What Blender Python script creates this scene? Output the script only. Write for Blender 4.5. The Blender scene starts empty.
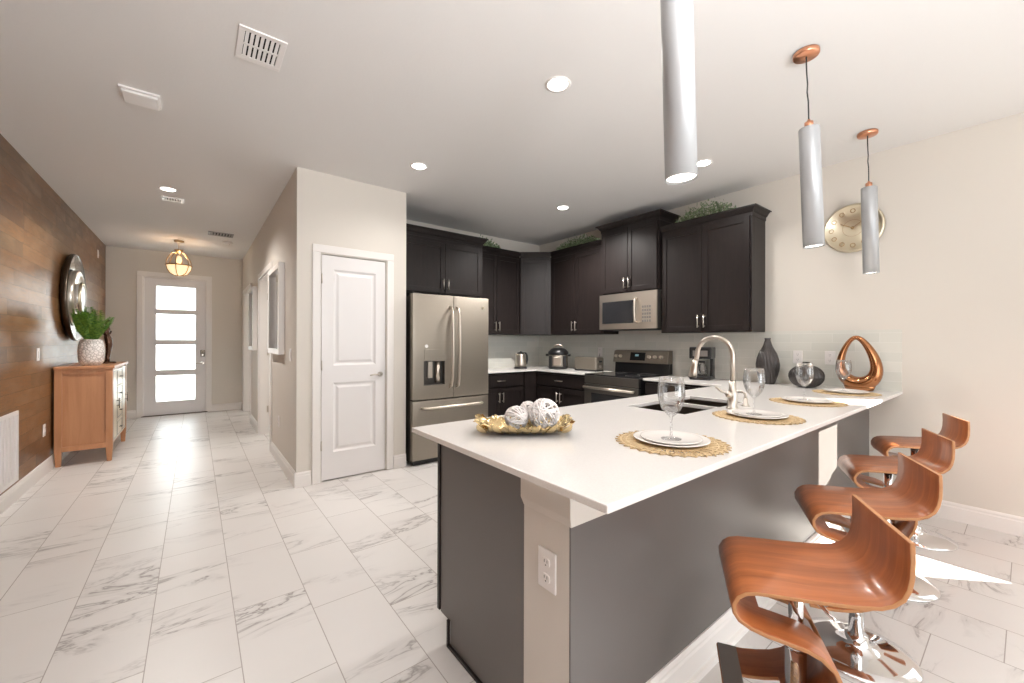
import bpy, bmesh, math, random
from mathutils import Vector, Matrix
random.seed(7)
PI = math.pi
SC = bpy.context.scene
COL = SC.collection
R = math.radians

# ---------------------------------------------------------------- camera
cam = bpy.data.cameras.new('camera'); camo = bpy.data.objects.new('camera', cam); COL.objects.link(camo)
SC.camera = camo
cam.sensor_width = 36; cam.lens = 404.6 / 1024 * 36; cam.clip_start = 0.02
yaw, pitch, roll = R(38.058), R(.025), R(.141)
fw = Vector((math.sin(yaw)*math.cos(pitch), math.cos(yaw)*math.cos(pitch), math.sin(pitch)))
rt = Vector((math.cos(yaw), -math.sin(yaw), 0)); up = rt.cross(fw)
r2 = rt*math.cos(roll) + up*math.sin(roll); u2 = -rt*math.sin(roll) + up*math.cos(roll)
camo.matrix_world = Matrix(((r2.x, u2.x, -fw.x, 0), (r2.y, u2.y, -fw.y, 0), (r2.z, u2.z, -fw.z, 1.3), (0, 0, 0, 1)))

# ---------------------------------------------------------------- world, sun, daylight, exposure
SC.view_settings.view_transform = 'Standard'; SC.view_settings.look = 'None'
SC.view_settings.gamma = 1; SC.view_settings.use_curve_mapping = False
SC.view_settings.exposure = 0.0
SC.cycles.use_denoising = True
SC.cycles.sample_clamp_indirect = 6
SC.cycles.caustics_reflective = False; SC.cycles.caustics_refractive = False
SC.cycles.max_bounces = 10; SC.cycles.diffuse_bounces = 6; SC.cycles.transparent_max_bounces = 12
world = bpy.data.worlds.new('daylight'); SC.world = world; world.use_nodes = True
wn = world.node_tree
wn.nodes['Background'].inputs[0].default_value = (0.93, 0.97, 1.0, 1); wn.nodes['Background'].inputs[1].default_value = 2.0

def light(name, kind, loc, energy, color=(1, 1, 1), size=None, size_y=None, direction=None, **kw):
    l = bpy.data.lights.new(name, kind); o = bpy.data.objects.new(name, l); COL.objects.link(o)
    l.energy = energy; l.color = color; o.location = loc
    if kind == 'AREA':
        l.shape = 'RECTANGLE' if size_y else 'DISK'; l.size = size
        if size_y: l.size_y = size_y
    for k, v in kw.items(): setattr(l, k, v)
    if direction is not None: o.rotation_euler = Vector(direction).to_track_quat('-Z', 'Y').to_euler()
    return o
light('sun', 'SUN', (8, -5, 6), 34.0, (1, .96, .88), direction=(-.68, .73, -.57), angle=R(.5))
# daylight entering through the glazed rear opening, the right-hand window and the entry door, plus added fill lights
light('rear_daylight', 'AREA', (1.3, -3.35, 1.3), 55, (.95, .985, 1.0), 4.2, 2.3, (-.1, 1, .12))
light('ceiling_fill', 'AREA', (.6, -1.1, 1.95), 132, (.98, .985, 1.0), .5, .5, (0, .3, 1))      # added fill aimed at the ceiling behind the camera; no lamp body there
light('side_room_fill', 'AREA', (2.6, 6.1, 1.5), 20, (1, .97, .93), 1.2, 1.6, (-1, 0, 0))  # added hall fill, here and in the next room; neither has a window
light('side_room_fill', 'AREA', (2.6, 8.3, 1.5), 20, (1, .97, .93), 1.2, 1.6, (-1, 0, 0))
light('entry_daylight', 'AREA', (-.27, 9.75, 1.25), 150, (.97, .985, 1.0), .75, 2.0, (0, -1, 0))

# ---------------------------------------------------------------- materials
def mat(name, color, rough=.5, metal=0., spec=.5, **kw):
    m = bpy.data.materials.new(name); m.use_nodes = True
    b = m.node_tree.nodes['Principled BSDF']
    b.inputs['Base Color'].default_value = (*color, 1); b.inputs['Roughness'].default_value = rough
    b.inputs['Metallic'].default_value = metal; b.inputs['Specular IOR Level'].default_value = spec
    for k, v in kw.items():
        b.inputs[k.replace('_', ' ')].default_value = v
    return m
def srgb(r, g, b):
    f = lambda c: (c/255/12.92) if c/255 <= .04045 else ((c/255+.055)/1.055)**2.4
    return (f(r), f(g), f(b))
class NT:
    """small node-graph helper"""
    def __init__(s, m): s.t = m.node_tree; s.b = s.t.nodes['Principled BSDF']
    def n(s, typ, **kw):
        x = s.t.nodes.new(typ)
        for k, v in kw.items(): setattr(x, k, v)
        return x
    def set(s, sock, v):
        if hasattr(v, 'is_output') or isinstance(v, bpy.types.NodeSocket): s.t.links.new(v, sock)
        else: sock.default_value = v
    def math(s, op, a, b=None, c=None, clamp=False):
        x = s.n('ShaderNodeMath', operation=op, use_clamp=clamp); s.set(x.inputs[0], a)
        if b is not None: s.set(x.inputs[1], b)
        if c is not None: s.set(x.inputs[2], c)
        return x.outputs[0]
    def mix(s, f, a, b, blend='MIX'):
        x = s.n('ShaderNodeMix', data_type='RGBA', blend_type=blend)
        s.set(x.inputs[0], f); s.set(x.inputs[6], a); s.set(x.inputs[7], b)
        return x.outputs[2]
    def coord(s, kind='Object'): return s.n('ShaderNodeTexCoord').outputs[kind]
    def pos(s): return s.n('ShaderNodeNewGeometry').outputs['Position']
    def sep(s, v): x = s.n('ShaderNodeSeparateXYZ'); s.set(x.inputs[0], v); return x.outputs
    def comb(s, a, b, c):
        x = s.n('ShaderNodeCombineXYZ')
        for i, v in enumerate((a, b, c)): s.set(x.inputs[i], v)
        return x.outputs[0]
    def noise(s, vec, scale, detail=2, rough=.5, dist=0):
        x = s.n('ShaderNodeTexNoise'); s.set(x.inputs['Vector'], vec)
        x.inputs['Scale'].default_value = scale; x.inputs['Detail'].default_value = detail
        x.inputs['Roughness'].default_value = rough; x.inputs['Distortion'].default_value = dist
        return x.outputs
    def vmath(s, op, a, b):
        x = s.n('ShaderNodeVectorMath', operation=op); s.set(x.inputs[0], a); s.set(x.inputs[1], b); return x.outputs[0]
    def ramp(s, f, stops):
        x = s.n('ShaderNodeValToRGB'); s.set(x.inputs[0], f); e = x.color_ramp.elements
        while len(e) < len(stops): e.new(.5)
        for el, (p, c) in zip(e, stops): el.position = p; el.color = (*c, 1) if len(c) == 3 else c
        return x.outputs[0]
    def bump(s, h, strength=.3, dist=.01):
        x = s.n('ShaderNodeBump'); x.inputs['Strength'].default_value = strength; x.inputs['Distance'].default_value = dist
        s.set(x.inputs['Height'], h); s.t.links.new(x.outputs[0], s.b.inputs['Normal'])
    def base(s, c): s.set(s.b.inputs['Base Color'], c)
    def rough(s, v): s.set(s.b.inputs['Roughness'], v)

def painted(name, col, rough=.6, bump=.06, scale=220):
    m = mat(name, col, rough); g = NT(m)
    g.bump(g.noise(g.pos(), scale, 2)[0], bump, .002); return m
M = {}
M['wall'] = painted('beige_wall_paint', srgb(219, 213, 204), .7)
M['ceiling'] = painted('ceiling_paint', srgb(230, 228, 226), .85, .25, 60)
M['trim'] = painted('white_trim_paint', srgb(236, 232, 228), .35, .02)
M['door_white'] = painted('white_door_paint', srgb(232, 229, 228), .35, .02)
M['column'] = painted('peninsula_wall_paint', srgb(214, 207, 199), .6)
M['panel'] = painted('peninsula_panel_brown_grey', srgb(103, 98, 95), .4, .03)
M['plastic'] = mat('white_plastic', srgb(238, 234, 232), .35)
M['black'] = mat('black_plastic', (.012, .012, .013), .35)
M['dark'] = mat('dark_void', (.01, .01, .01), .9)
M['chrome'] = mat('polished_chrome', (.82, .82, .83), .06, 1)
M['nickel'] = mat('brushed_nickel', srgb(208, 200, 190), .28, 1)
M['copper'] = mat('brushed_copper', srgb(222, 160, 128), .3, 1)
M['bronze'] = mat('polished_bronze', srgb(176, 122, 84), .18, 1)
M['gold'] = mat('polished_gold', srgb(228, 204, 156), .24, 1)
M['brass'] = mat('antique_brass', srgb(186, 156, 116), .3, 1)
M['champagne'] = mat('champagne_metal', srgb(222, 212, 188), .34, 1)
M['mirror'] = mat('mirror_glass', (.88, .89, .9), .02, 1)
M['pale_silver'] = mat('pale_silver_glass', srgb(232, 232, 230), .22, .75)
M['ceramic'] = mat('white_ceramic', srgb(238, 233, 228), .18)
M['string'] = mat('white_rattan', srgb(244, 240, 238), .6)
def m_glass():
    m = bpy.data.materials.new('clear_glass'); m.use_nodes = True; t = m.node_tree; t.nodes.clear()
    o = t.nodes.new('ShaderNodeOutputMaterial'); a = t.nodes.new('ShaderNodeBsdfTransparent'); b = t.nodes.new('ShaderNodeBsdfGlossy'); f = t.nodes.new('ShaderNodeLayerWeight'); c = t.nodes.new('ShaderNodeMixShader')
    a.inputs[0].default_value = (.97, .97, .97, 1); b.inputs['Roughness'].default_value = .03; f.inputs[0].default_value = .42
    mm = t.nodes.new('ShaderNodeMath'); mm.operation = 'MULTIPLY'; mm.inputs[1].default_value = .55
    t.links.new(f.outputs['Fresnel'], mm.inputs[0]); t.links.new(mm.outputs[0], c.inputs[0]); t.links.new(a.outputs[0], c.inputs[1]); t.links.new(b.outputs[0], c.inputs[2]); t.links.new(c.outputs[0], o.inputs[0]); return m
M['glass'] = m_glass()
M['darkglass'] = mat('dark_glossy_glass', (.02, .02, .022), .06)
M['rubber'] = mat('black_rubber', (.02, .02, .02), .7)
M['figure'] = mat('dark_bronze_figure', srgb(92, 66, 52), .25, .8)
M['dark_metal'] = mat('dark_metal', srgb(96, 86, 76), .3, 1)
M['cord'] = mat('black_cord', (.03, .03, .03), .5)
M['pendant_white'] = mat('pendant_pale_metal', srgb(178, 180, 182), .4, .35)
M['vase_dark'] = mat('dark_glazed_ceramic', srgb(70, 66, 65), .2, .3)
M['stem'] = mat('plant_stem', srgb(96, 88, 50), .6)
M['alu'] = mat('grey_metal', srgb(150, 146, 142), .4, .8)

def leafmat(name, c1, c2):
    m = mat(name, c1, .5); g = NT(m); oi = g.noise(g.pos(), 45, 1)[0]
    g.base(g.mix(g.math('MULTIPLY_ADD', oi, 3, -1, clamp=True), (*c1, 1), (*c2, 1))); return m
M['fern'] = leafmat('fern_green', srgb(56, 104, 34), srgb(116, 158, 60))
M['box_leaf'] = leafmat('boxwood_green', srgb(92, 116, 82), srgb(160, 176, 138))

def lampmat(name, col, strength):
    m = mat(name, col, .5); b = m.node_tree.nodes['Principled BSDF']
    b.inputs['Emission Color'].default_value = (*col, 1); b.inputs['Emission Strength'].default_value = strength; return m
M['lamp'] = lampmat('lamp_lens', (1, .95, .88), 12)
M['globe'] = lampmat('lantern_glow', (1, .76, .46), 1.0)
M['bulb'] = lampmat('pendant_bulb', (1, .93, .84), 5)
M['display'] = lampmat('display_glow', (.25, .45, .5), .25)

def m_stainless(name, col, rough=.3, axis=2):
    m = mat(name, col, rough, 1); g = NT(m); p = g.sep(g.coord())
    v = [g.math('MULTIPLY', p[i], 1.5 if i != axis else 160) for i in range(3)]
    n = g.noise(g.comb(*v), 1, 3)[0]
    g.rough(g.math('MULTIPLY_ADD', n, .16, rough-.08)); g.bump(n, .02, .001); return m
M['steel'] = m_stainless('slate_stainless', srgb(158, 150, 139), .5)
M['steel_light'] = m_stainless('brushed_stainless', srgb(216, 206, 194), .36)
M['sinksteel'] = m_stainless('sink_steel', srgb(120, 110, 101), .35, 0)
M['knob'] = mat('pale_knob_metal', srgb(226, 216, 202), .4, .6)
M['slate'] = mat('dark_slate_metal', srgb(92, 88, 84), .4, .7)
M['oven'] = m_stainless('oven_slate_steel', srgb(112, 109, 105), .42, 0)

def m_cabinet():
    m = mat('espresso_wood', srgb(40, 32, 30), .4, spec=.3); g = NT(m); p = g.sep(g.coord())
    n = g.noise(g.comb(g.math('MULTIPLY', p[0], 40), g.math('MULTIPLY', p[1], 40), g.math('MULTIPLY', p[2], 3)), 1, 4, .6)[0]
    g.base(g.mix(n, (*srgb(22, 18, 19), 1), (*srgb(42, 35, 33), 1))); g.bump(n, .05, .002); return m
M['cabinet'] = m_cabinet()

def m_quartz():
    m = mat('white_quartz', srgb(240, 236, 232), .16); g = NT(m)
    n = g.noise(g.pos(), 160, 3, .7)[0]
    g.base(g.mix(g.math('MULTIPLY_ADD', n, 2, -.6, clamp=True), (*srgb(228, 224, 220), 1), (*srgb(237, 234, 231), 1))); return m
M['quartz'] = m_quartz()

def m_tile():
    m = mat('marble_floor_tile', srgb(224, 219, 214), .22); g = NT(m); p = g.sep(g.pos())
    W, L = .305, .625
    cx = g.math('DIVIDE', g.math('ADD', p[0], .155 + W*10), W); ix = g.math('FLOOR', cx); fx = g.math('FRACT', cx)
    cy = g.math('DIVIDE', g.math('ADD', g.math('ADD', p[1], 10*L - 2.56), g.math('MULTIPLY', g.math('SUBTRACT', ix, 10), .2083)), L)
    iy = g.math('FLOOR', cy); fy = g.math('FRACT', cy)
    wn_ = g.n('ShaderNodeTexWhiteNoise', noise_dimensions='2D'); g.set(wn_.inputs['Vector'], g.comb(ix, iy, 0))
    rnd = g.sep(wn_.outputs['Color'])
    # veins: rotated, stretched, distorted ridge noise, offset per tile
    off = g.vmath('SCALE', wn_.outputs['Color'], (0, 0, 0)); off.node.inputs['Scale'].default_value = 23
    q = g.vmath('ADD', g.comb(p[0], p[1], 0), off)
    mp = g.n('ShaderNodeMapping'); g.set(mp.inputs[0], q); mp.inputs['Rotation'].default_value = (0, 0, R(-28)); mp.inputs['Scale'].default_value = (1.1, 3.2, 1)
    v = mp.outputs[0]
    n1 = g.noise(v, 1.25, 5, .62, 1.1)[0]
    ridge = g.math('ABSOLUTE', g.math('SUBTRACT', n1, .5))
    vein = g.math('SUBTRACT', 1, g.math('DIVIDE', ridge, .022), clamp=True)
    n2 = g.noise(v, .9, 2)[0]
    gate = g.math('MULTIPLY_ADD', n2, 6.5, -3.2, clamp=True)
    smear = g.math('MULTIPLY', g.math('SUBTRACT', 1, g.math('DIVIDE', ridge, .085), clamp=True), .5)
    n3 = g.noise(v, 7, 4, .7)[0]
    veins = g.math('MULTIPLY', g.math('ADD', g.math('MULTIPLY', vein, .62), g.math('MULTIPLY', smear, n3)), gate, clamp=True)
    cloud = g.noise(q, 2.5, 3)[0]
    base = g.mix(cloud, (*srgb(226, 223, 220), 1), (*srgb(217, 213, 209), 1))
    base = g.mix(g.math('MULTIPLY', rnd[1], .35), base, (*srgb(208, 202, 198), 1))
    c = g.mix(veins, base, (*srgb(132, 124, 120), 1))
    gx = g.math('MULTIPLY', g.math('MINIMUM', fx, g.math('SUBTRACT', 1, fx)), W)
    gy = g.math('MULTIPLY', g.math('MINIMUM', fy, g.math('SUBTRACT', 1, fy)), L)
    gr = g.math('LESS_THAN', g.math('MINIMUM', gx, gy), .0019)
    c = g.mix(gr, c, (*srgb(172, 164, 158), 1)); g.base(c)
    g.rough(g.math('MULTIPLY_ADD', gr, .4, .33)); g.bump(g.math('SUBTRACT', 1, gr), .3, .002)
    return m
M['tile'] = m_tile()

def m_planks():
    m = mat('reclaimed_wood_planks', srgb(112, 82, 58), .36); g = NT(m); p = g.sep(g.pos())
    H = .125
    cz = g.math('DIVIDE', p[2], H); iz = g.math('FLOOR', cz); fz = g.math('FRACT', cz)
    w1 = g.n('ShaderNodeTexWhiteNoise', noise_dimensions='1D'); g.set(w1.inputs['W'], iz)
    cy = g.math('ADD', g.math('DIVIDE', p[1], .9), g.math('MULTIPLY', w1.outputs[0], 5)); iy = g.math('FLOOR', cy); fy = g.math('FRACT', cy)
    w2 = g.n('ShaderNodeTexWhiteNoise', noise_dimensions='2D'); g.set(w2.inputs['Vector'], g.comb(iz, iy, 0))
    off = g.math('MULTIPLY', w2.outputs[0], 40)
    n = g.noise(g.comb(g.math('ADD', p[1], off), g.math('MULTIPLY', p[2], 11), off), 5.0, 8, .75, 1.6)[0]
    blot = g.noise(g.comb(g.math('ADD', p[1], off), g.math('MULTIPLY', p[2], 2.5), off), 3.5, 3)[0]
    c = g.ramp(w2.outputs[0], [(0, srgb(98, 64, 36)), (.35, srgb(138, 94, 54)), (.7, srgb(158, 112, 66)), (1, srgb(114, 86, 60))])
    c = g.mix(g.math('MULTIPLY_ADD', n, 3.0, -1.05, clamp=True), g.mix(.75, c, (*srgb(52, 34, 22), 1)), c)
    c = g.mix(g.math('MULTIPLY_ADD', blot, 2.2, -1.0, clamp=True), c, (*srgb(146, 118, 90), 1))
    e1 = g.math('MULTIPLY', g.math('MINIMUM', fz, g.math('SUBTRACT', 1, fz)), H)
    e2 = g.math('MULTIPLY', g.math('MINIMUM', fy, g.math('SUBTRACT', 1, fy)), .9)
    gap = g.math('LESS_THAN', g.math('MINIMUM', e1, e2), .0009)
    g.base(g.mix(gap, c, (.02, .014, .01, 1)))
    g.rough(g.math('MULTIPLY_ADD', n, .25, .24))
    g.bump(g.math('SUBTRACT', g.math('MULTIPLY', n, .5), gap), .35, .003); return m
M['planks'] = m_planks()

def m_splash():
    m = mat('pale_glass_tile', srgb(206, 207, 199), .14); g = NT(m); p = g.sep(g.pos())
    H, W = .0775, .31
    s = g.math('ADD', p[0], p[1]); cz = g.math('DIVIDE', g.math('SUBTRACT', p[2], .914), H); iz = g.math('FLOOR', cz); fz = g.math('FRACT', cz)
    cs = g.math('ADD', g.math('DIVIDE', s, W), g.math('MULTIPLY', g.math('MODULO', iz, 2), .5)); fs = g.math('FRACT', cs)
    w = g.n('ShaderNodeTexWhiteNoise', noise_dimensions='2D'); g.set(w.inputs['Vector'], g.comb(iz, g.math('FLOOR', cs), 0))
    c = g.mix(w.outputs[0], (*srgb(214, 214, 206), 1), (*srgb(224, 222, 214), 1))
    e = g.math('MINIMUM', g.math('MULTIPLY', g.math('MINIMUM', fz, g.math('SUBTRACT', 1, fz)), H), g.math('MULTIPLY', g.math('MINIMUM', fs, g.math('SUBTRACT', 1, fs)), W))
    gap = g.math('LESS_THAN', e, .0013); g.base(g.mix(gap, c, (*srgb(226, 224, 218), 1)))
    g.rough(g.math('MULTIPLY_ADD', gap, .4, .22)); g.bump(g.math('SUBTRACT', 1, gap), .25, .002); return m
M['splash'] = m_splash()

def m_wood(name, c1, c2, rough=.28, axis=0, coat=.0, s=1.):
    m = mat(name, c1, rough, Coat_Weight=coat, Coat_Roughness=.12); g = NT(m); p = g.sep(g.coord())
    v = [g.math('MULTIPLY', p[i], (2.2 if (i == axis or (isinstance(axis, tuple) and i in axis)) else 26)*s) for i in range(3)]
    n = g.noise(g.comb(*v), 1, 6, .65, .4)[0]
    g.base(g.ramp(n, [(.25, c1), (.75, c2)])); g.bump(n, .04, .001); return m
M['walnut'] = m_wood('walnut_ply', srgb(132, 72, 40), srgb(190, 114, 66), .3, (1, 2), .25)
M['ply_edge'] = m_wood('ply_edge', srgb(168, 116, 74), srgb(188, 136, 92), .4, 0)
M['sideboard'] = m_wood('honey_wood', srgb(172, 118, 80), srgb(198, 144, 104), .38, 2, 0, .6)
M['side_pale'] = m_wood('pale_cream_wood', srgb(198, 178, 148), srgb(226, 212, 186), .3, 2)
def m_rattan():
    m = mat('woven_seagrass', srgb(200, 172, 130), .6); g = NT(m)
    n = g.noise(g.coord(), 90, 3)[0]; g.base(g.mix(n, (*srgb(168, 136, 94), 1), (*srgb(220, 198, 158), 1))); return m
M['rattan'] = m_rattan()
def m_vasewhite():
    m = mat('white_embossed_ceramic', srgb(226, 222, 218), .55); g = NT(m)
    v = g.n('ShaderNodeTexVoronoi', feature='DISTANCE_TO_EDGE'); g.set(v.inputs['Vector'], g.coord()); v.inputs['Scale'].default_value = 34
    d = g.math('MULTIPLY', v.outputs[0], 6, clamp=True)
    g.base(g.mix(d, (*srgb(186, 180, 176), 1), (*srgb(234, 230, 226), 1))); g.bump(d, .6, .006); return m
M['vase_white'] = m_vasewhite()
def m_ribs():
    m = mat('ribbed_dark_ceramic', srgb(82, 77, 76), .25, .4); return m
def m_frost():
    m = bpy.data.materials.new('frosted_glass'); m.use_nodes = True; t = m.node_tree; t.nodes.clear()
    o = t.nodes.new('ShaderNodeOutputMaterial'); a = t.nodes.new('ShaderNodeBsdfTranslucent'); b = t.nodes.new('ShaderNodeBsdfRefraction')
    c = t.nodes.new('ShaderNodeMixShader'); a.inputs[0].default_value = (.95, .97, .97, 1)
    b.inputs['Roughness'].default_value = .35; b.inputs['IOR'].default_value = 1.02; b.inputs[0].default_value = (.95, .97, .97, 1)
    c.inputs[0].default_value = .5
    t.links.new(a.outputs[0], c.inputs[1]); t.links.new(b.outputs[0], c.inputs[2]); t.links.new(c.outputs[0], o.inputs[0]); return m
M['frost'] = m_frost()
def m_lawn():
    m = mat('lawn_grass', srgb(96, 116, 70), .9); g = NT(m); n = g.noise(g.pos(), 12, 4)[0]
    g.base(g.mix(n, (*srgb(80, 104, 56), 1), (*srgb(140, 150, 96), 1))); return m
M['lawn'] = m_lawn()

# ---------------------------------------------------------------- mesh helpers
def bm_new(): return bmesh.new()
def box(bm, x0, x1, y0, y1, z0, z1, mi=0):
    v = [bm.verts.new(p) for p in ((x0, y0, z0), (x1, y0, z0), (x1, y1, z0), (x0, y1, z0), (x0, y0, z1), (x1, y0, z1), (x1, y1, z1), (x0, y1, z1))]
    for f in ((3, 2, 1, 0), (4, 5, 6, 7), (0, 1, 5, 4), (1, 2, 6, 5), (2, 3, 7, 6), (3, 0, 4, 7)):
        bm.faces.new([v[i] for i in f]).material_index = mi
def tube(bm, pts, r, n=10, closed=False, caps=True, mi=0, squash=None):
    pts = [Vector(p) for p in pts]; N = len(pts); rs = r if isinstance(r, (list, tuple)) else [r]*N
    rings = []; prev = None
    for i, p in enumerate(pts):
        a = pts[(i-1) % N] if (closed or i > 0) else p
        b = pts[(i+1) % N] if (closed or i < N-1) else p
        t = (b-a).normalized()
        if prev is None:
            ref = Vector((0, 0, 1)) if abs(t.z) < .9 else Vector((1, 0, 0)); u = t.cross(ref).normalized()
        else:
            u = (prev - t*prev.dot(t)).normalized()
        prev = u; w = t.cross(u)
        rings.append([bm.verts.new(p + (u*math.cos(k*2*PI/n) + w*math.sin(k*2*PI/n))*rs[i]) for k in range(n)])
    M_ = N if closed else N-1
    for i in range(M_):
        A, B = rings[i], rings[(i+1) % N]
        for k in range(n):
            f = bm.faces.new((A[k], A[(k+1) % n], B[(k+1) % n], B[k])); f.smooth = True; f.material_index = mi
    if caps and not closed:
        bm.faces.new(rings[0][::-1]).material_index = mi; bm.faces.new(rings[-1]).material_index = mi
def cyl(bm, p0, p1, r0, r1=None, n=24, mi=0): tube(bm, [p0, p1], [r0, r0 if r1 is None else r1], n, mi=mi)
def lathe(bm, prof, n=32, c=(0, 0, 0), smooth=True, mi=0, rmod=None, close=False):
    rings = []
    for (r, z) in prof:
        if r < 1e-5: rings.append([bm.verts.new((c[0], c[1], c[2]+z))])
        else:
            rings.append([bm.verts.new((c[0]+r*(rmod(k*2*PI/n, z) if rmod else 1)*math.cos(k*2*PI/n), c[1]+r*(rmod(k*2*PI/n, z) if rmod else 1)*math.sin(k*2*PI/n), c[2]+z)) for k in range(n)])
    seq = list(zip(rings, rings[1:])) + ([(rings[-1], rings[0])] if close else [])
    for A, B in seq:
        if len(A) == 1 and len(B) == 1: continue
        for k in range(n):
            k2 = (k+1) % n
            if len(A) == 1: f = bm.faces.new((A[0], B[k2], B[k]))
            elif len(B) == 1: f = bm.faces.new((A[k], A[k2], B[0]))
            else: f = bm.faces.new((A[k], A[k2], B[k2], B[k]))
            f.smooth = smooth; f.material_index = mi
def prism(bm, poly, axis, a0, a1, mi=0, smooth=False):
    def P(u, v, a): return {'x': (a, u, v), 'y': (u, a, v), 'z': (u, v, a)}[axis]
    A = [bm.verts.new(P(u, v, a0)) for u, v in poly]; B = [bm.verts.new(P(u, v, a1)) for u, v in poly]; n = len(poly)
    bm.faces.new(A[::-1]).material_index = mi; bm.faces.new(B).material_index = mi
    for k in range(n):
        f = bm.faces.new((A[k], A[(k+1) % n], B[(k+1) % n], B[k])); f.material_index = mi; f.smooth = smooth
def ball(bm, c, r, n=16, sz=1, mi=0):
    prof = [(r*math.sin(PI*i/(n//2)), -r*sz*math.cos(PI*i/(n//2))) for i in range(n//2+1)]
    prof[0] = (0, prof[0][1]); prof[-1] = (0, prof[-1][1]); lathe(bm, prof, n, c, mi=mi)
def slab_grid(bm, xs, ys, mask, z0, z1):
    V = {}
    def g(i, j, k):
        if (i, j, k) not in V: V[(i, j, k)] = bm.verts.new((xs[i], ys[j], (z0, z1)[k]))
        return V[(i, j, k)]
    nx, ny = len(xs)-1, len(ys)-1
    on = lambda i, j: 0 <= i < nx and 0 <= j < ny and mask(i, j)
    for i in range(nx):
        for j in range(ny):
            if not on(i, j): continue
            bm.faces.new((g(i, j, 1), g(i+1, j, 1), g(i+1, j+1, 1), g(i, j+1, 1)))
            bm.faces.new((g(i, j+1, 0), g(i+1, j+1, 0), g(i+1, j, 0), g(i, j, 0)))
            if not on(i-1, j): bm.faces.new((g(i, j+1, 0), g(i, j, 0), g(i, j, 1), g(i, j+1, 1)))
            if not on(i+1, j): bm.faces.new((g(i+1, j, 0), g(i+1, j+1, 0), g(i+1, j+1, 1), g(i+1, j, 1)))
            if not on(i, j-1): bm.faces.new((g(i, j, 0), g(i+1, j, 0), g(i+1, j, 1), g(i, j, 1)))
            if not on(i, j+1): bm.faces.new((g(i+1, j+1, 0), g(i, j+1, 0), g(i, j+1, 1), g(i+1, j+1, 1)))
def obj(name, bm, m, parent=None, bevel=0, label=None, seg=2, loc=None, rz=None, ang=35):
    me = bpy.data.meshes.new(name); bmesh.ops.recalc_face_normals(bm, faces=bm.faces[:]); bm.to_mesh(me); bm.free()
    o = bpy.data.objects.new(name, me); COL.objects.link(o)
    for mm in (m if isinstance(m, (list, tuple)) else [m]): me.materials.append(M[mm] if isinstance(mm, str) else mm)
    if parent: o.parent = parent
    if loc: o.location = loc
    if rz: o.rotation_euler.z = rz
    if bevel:
        b = o.modifiers.new('bevel', 'BEVEL'); b.width = bevel; b.segments = seg; b.limit_method = 'ANGLE'; b.angle_limit = R(ang)
    if label: o['label'] = label
    return o
def tag(o, label, cat, group=None):
    o['label'] = label; o['category'] = cat
    if group: o['group'] = group
    return o
def thing(name, label, cat, loc=(0, 0, 0), rz=0, group=None):
    o = bpy.data.objects.new(name, None); COL.objects.link(o); o.location = loc; o.rotation_euler.z = rz
    o.empty_display_size = .05
    return tag(o, label, cat, group)
def struct(name, bm, m, bevel=0, label=None, parent=None):
    o = obj(name, bm, m, parent, bevel)
    if parent is None: o['kind'] = 'structure'
    if label: o['label'] = label
    return o
def sroot(name, label, loc=(0, 0, 0), rz=0):
    o = bpy.data.objects.new(name, None); COL.objects.link(o); o.location = loc; o.rotation_euler.z = rz; o['kind'] = 'structure'; o['label'] = label
    return o
def dup(root, loc, rz=None, label=None, group=None):
    r = root.copy(); COL.objects.link(r); r.location = loc
    if rz is not None: r.rotation_euler.z = rz
    if label: r['label'] = label
    if group: r['group'] = group
    for ch in list(root.children):
        c = ch.copy(); COL.objects.link(c); c.parent = r
        for g in list(ch.children):
            d = g.copy(); COL.objects.link(d); d.parent = c
    return r

# ---------------------------------------------------------------- setting
XL, XR, YP, XP, XQ, YK, YB, ZC = -1.153, 4.378, 4.01, .709, 1.733, 4.88, 9.28, 2.85
YR = -3.2
bm = bm_new(); box(bm, XL-.2, XR+.3, YR-.2, YB+.3, -.1, 0); struct('floor', bm, 'tile', label='white marble-look rectangular floor tiles with grey veins')
bm = bm_new(); box(bm, XL-.2, XR+.3, YR-.2, YB+.3, ZC, ZC+.1); struct('ceiling', bm, 'ceiling')
bm = bm_new(); box(bm, XL-.15, XL, YR, YB+.15, 0, ZC); struct('wall_left', bm, 'planks', label='wall clad in brown reclaimed wood planks')
bm = bm_new()                                         # right wall with a window behind the camera
wy0, wy1, wz0, wz1 = -1.06, -.15, .74, 2.02
for a in ((YR, wy0, 0, ZC), (wy0, wy1, 0, wz0), (wy0, wy1, wz1, ZC), (wy1, YK+.15, 0, ZC)):
    box(bm, XR, XR+.14, *a)
struct('wall_right', bm, 'wall')
bm = bm_new(); box(bm, XQ, XR, YK, YK+.15, 0, ZC); struct('wall_kitchen', bm, 'wall')
bm = bm_new(); box(bm, XQ-.11, XQ, YP+.11, YK+.15, 0, ZC); struct('wall_pantry_side', bm, 'wall')
dx0, dx1, dz = .914, 1.515, 2.105
bm = bm_new(); box(bm, XP, dx0, YP, YP+.11, 0, ZC); box(bm, dx1, XQ, YP, YP+.11, 0, ZC); box(bm, dx0, dx1, YP, YP+.11, dz, ZC); struct('wall_pantry', bm, 'wall')
o1a, o1b, o2a, o2b, oz = 5.52, 6.62, 7.75, 8.95, 2.16
bm = bm_new()
for a, b in ((YP+.11, o1a), (o1b, o2a), (o2b, YB)): box(bm, XP, XP+.12, a, b, 0, ZC)
for a, b in ((o1a, o1b), (o2a, o2b)): box(bm, XP, XP+.12, a, b, oz, ZC)
struct('wall_hall', bm, 'wall')
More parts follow.
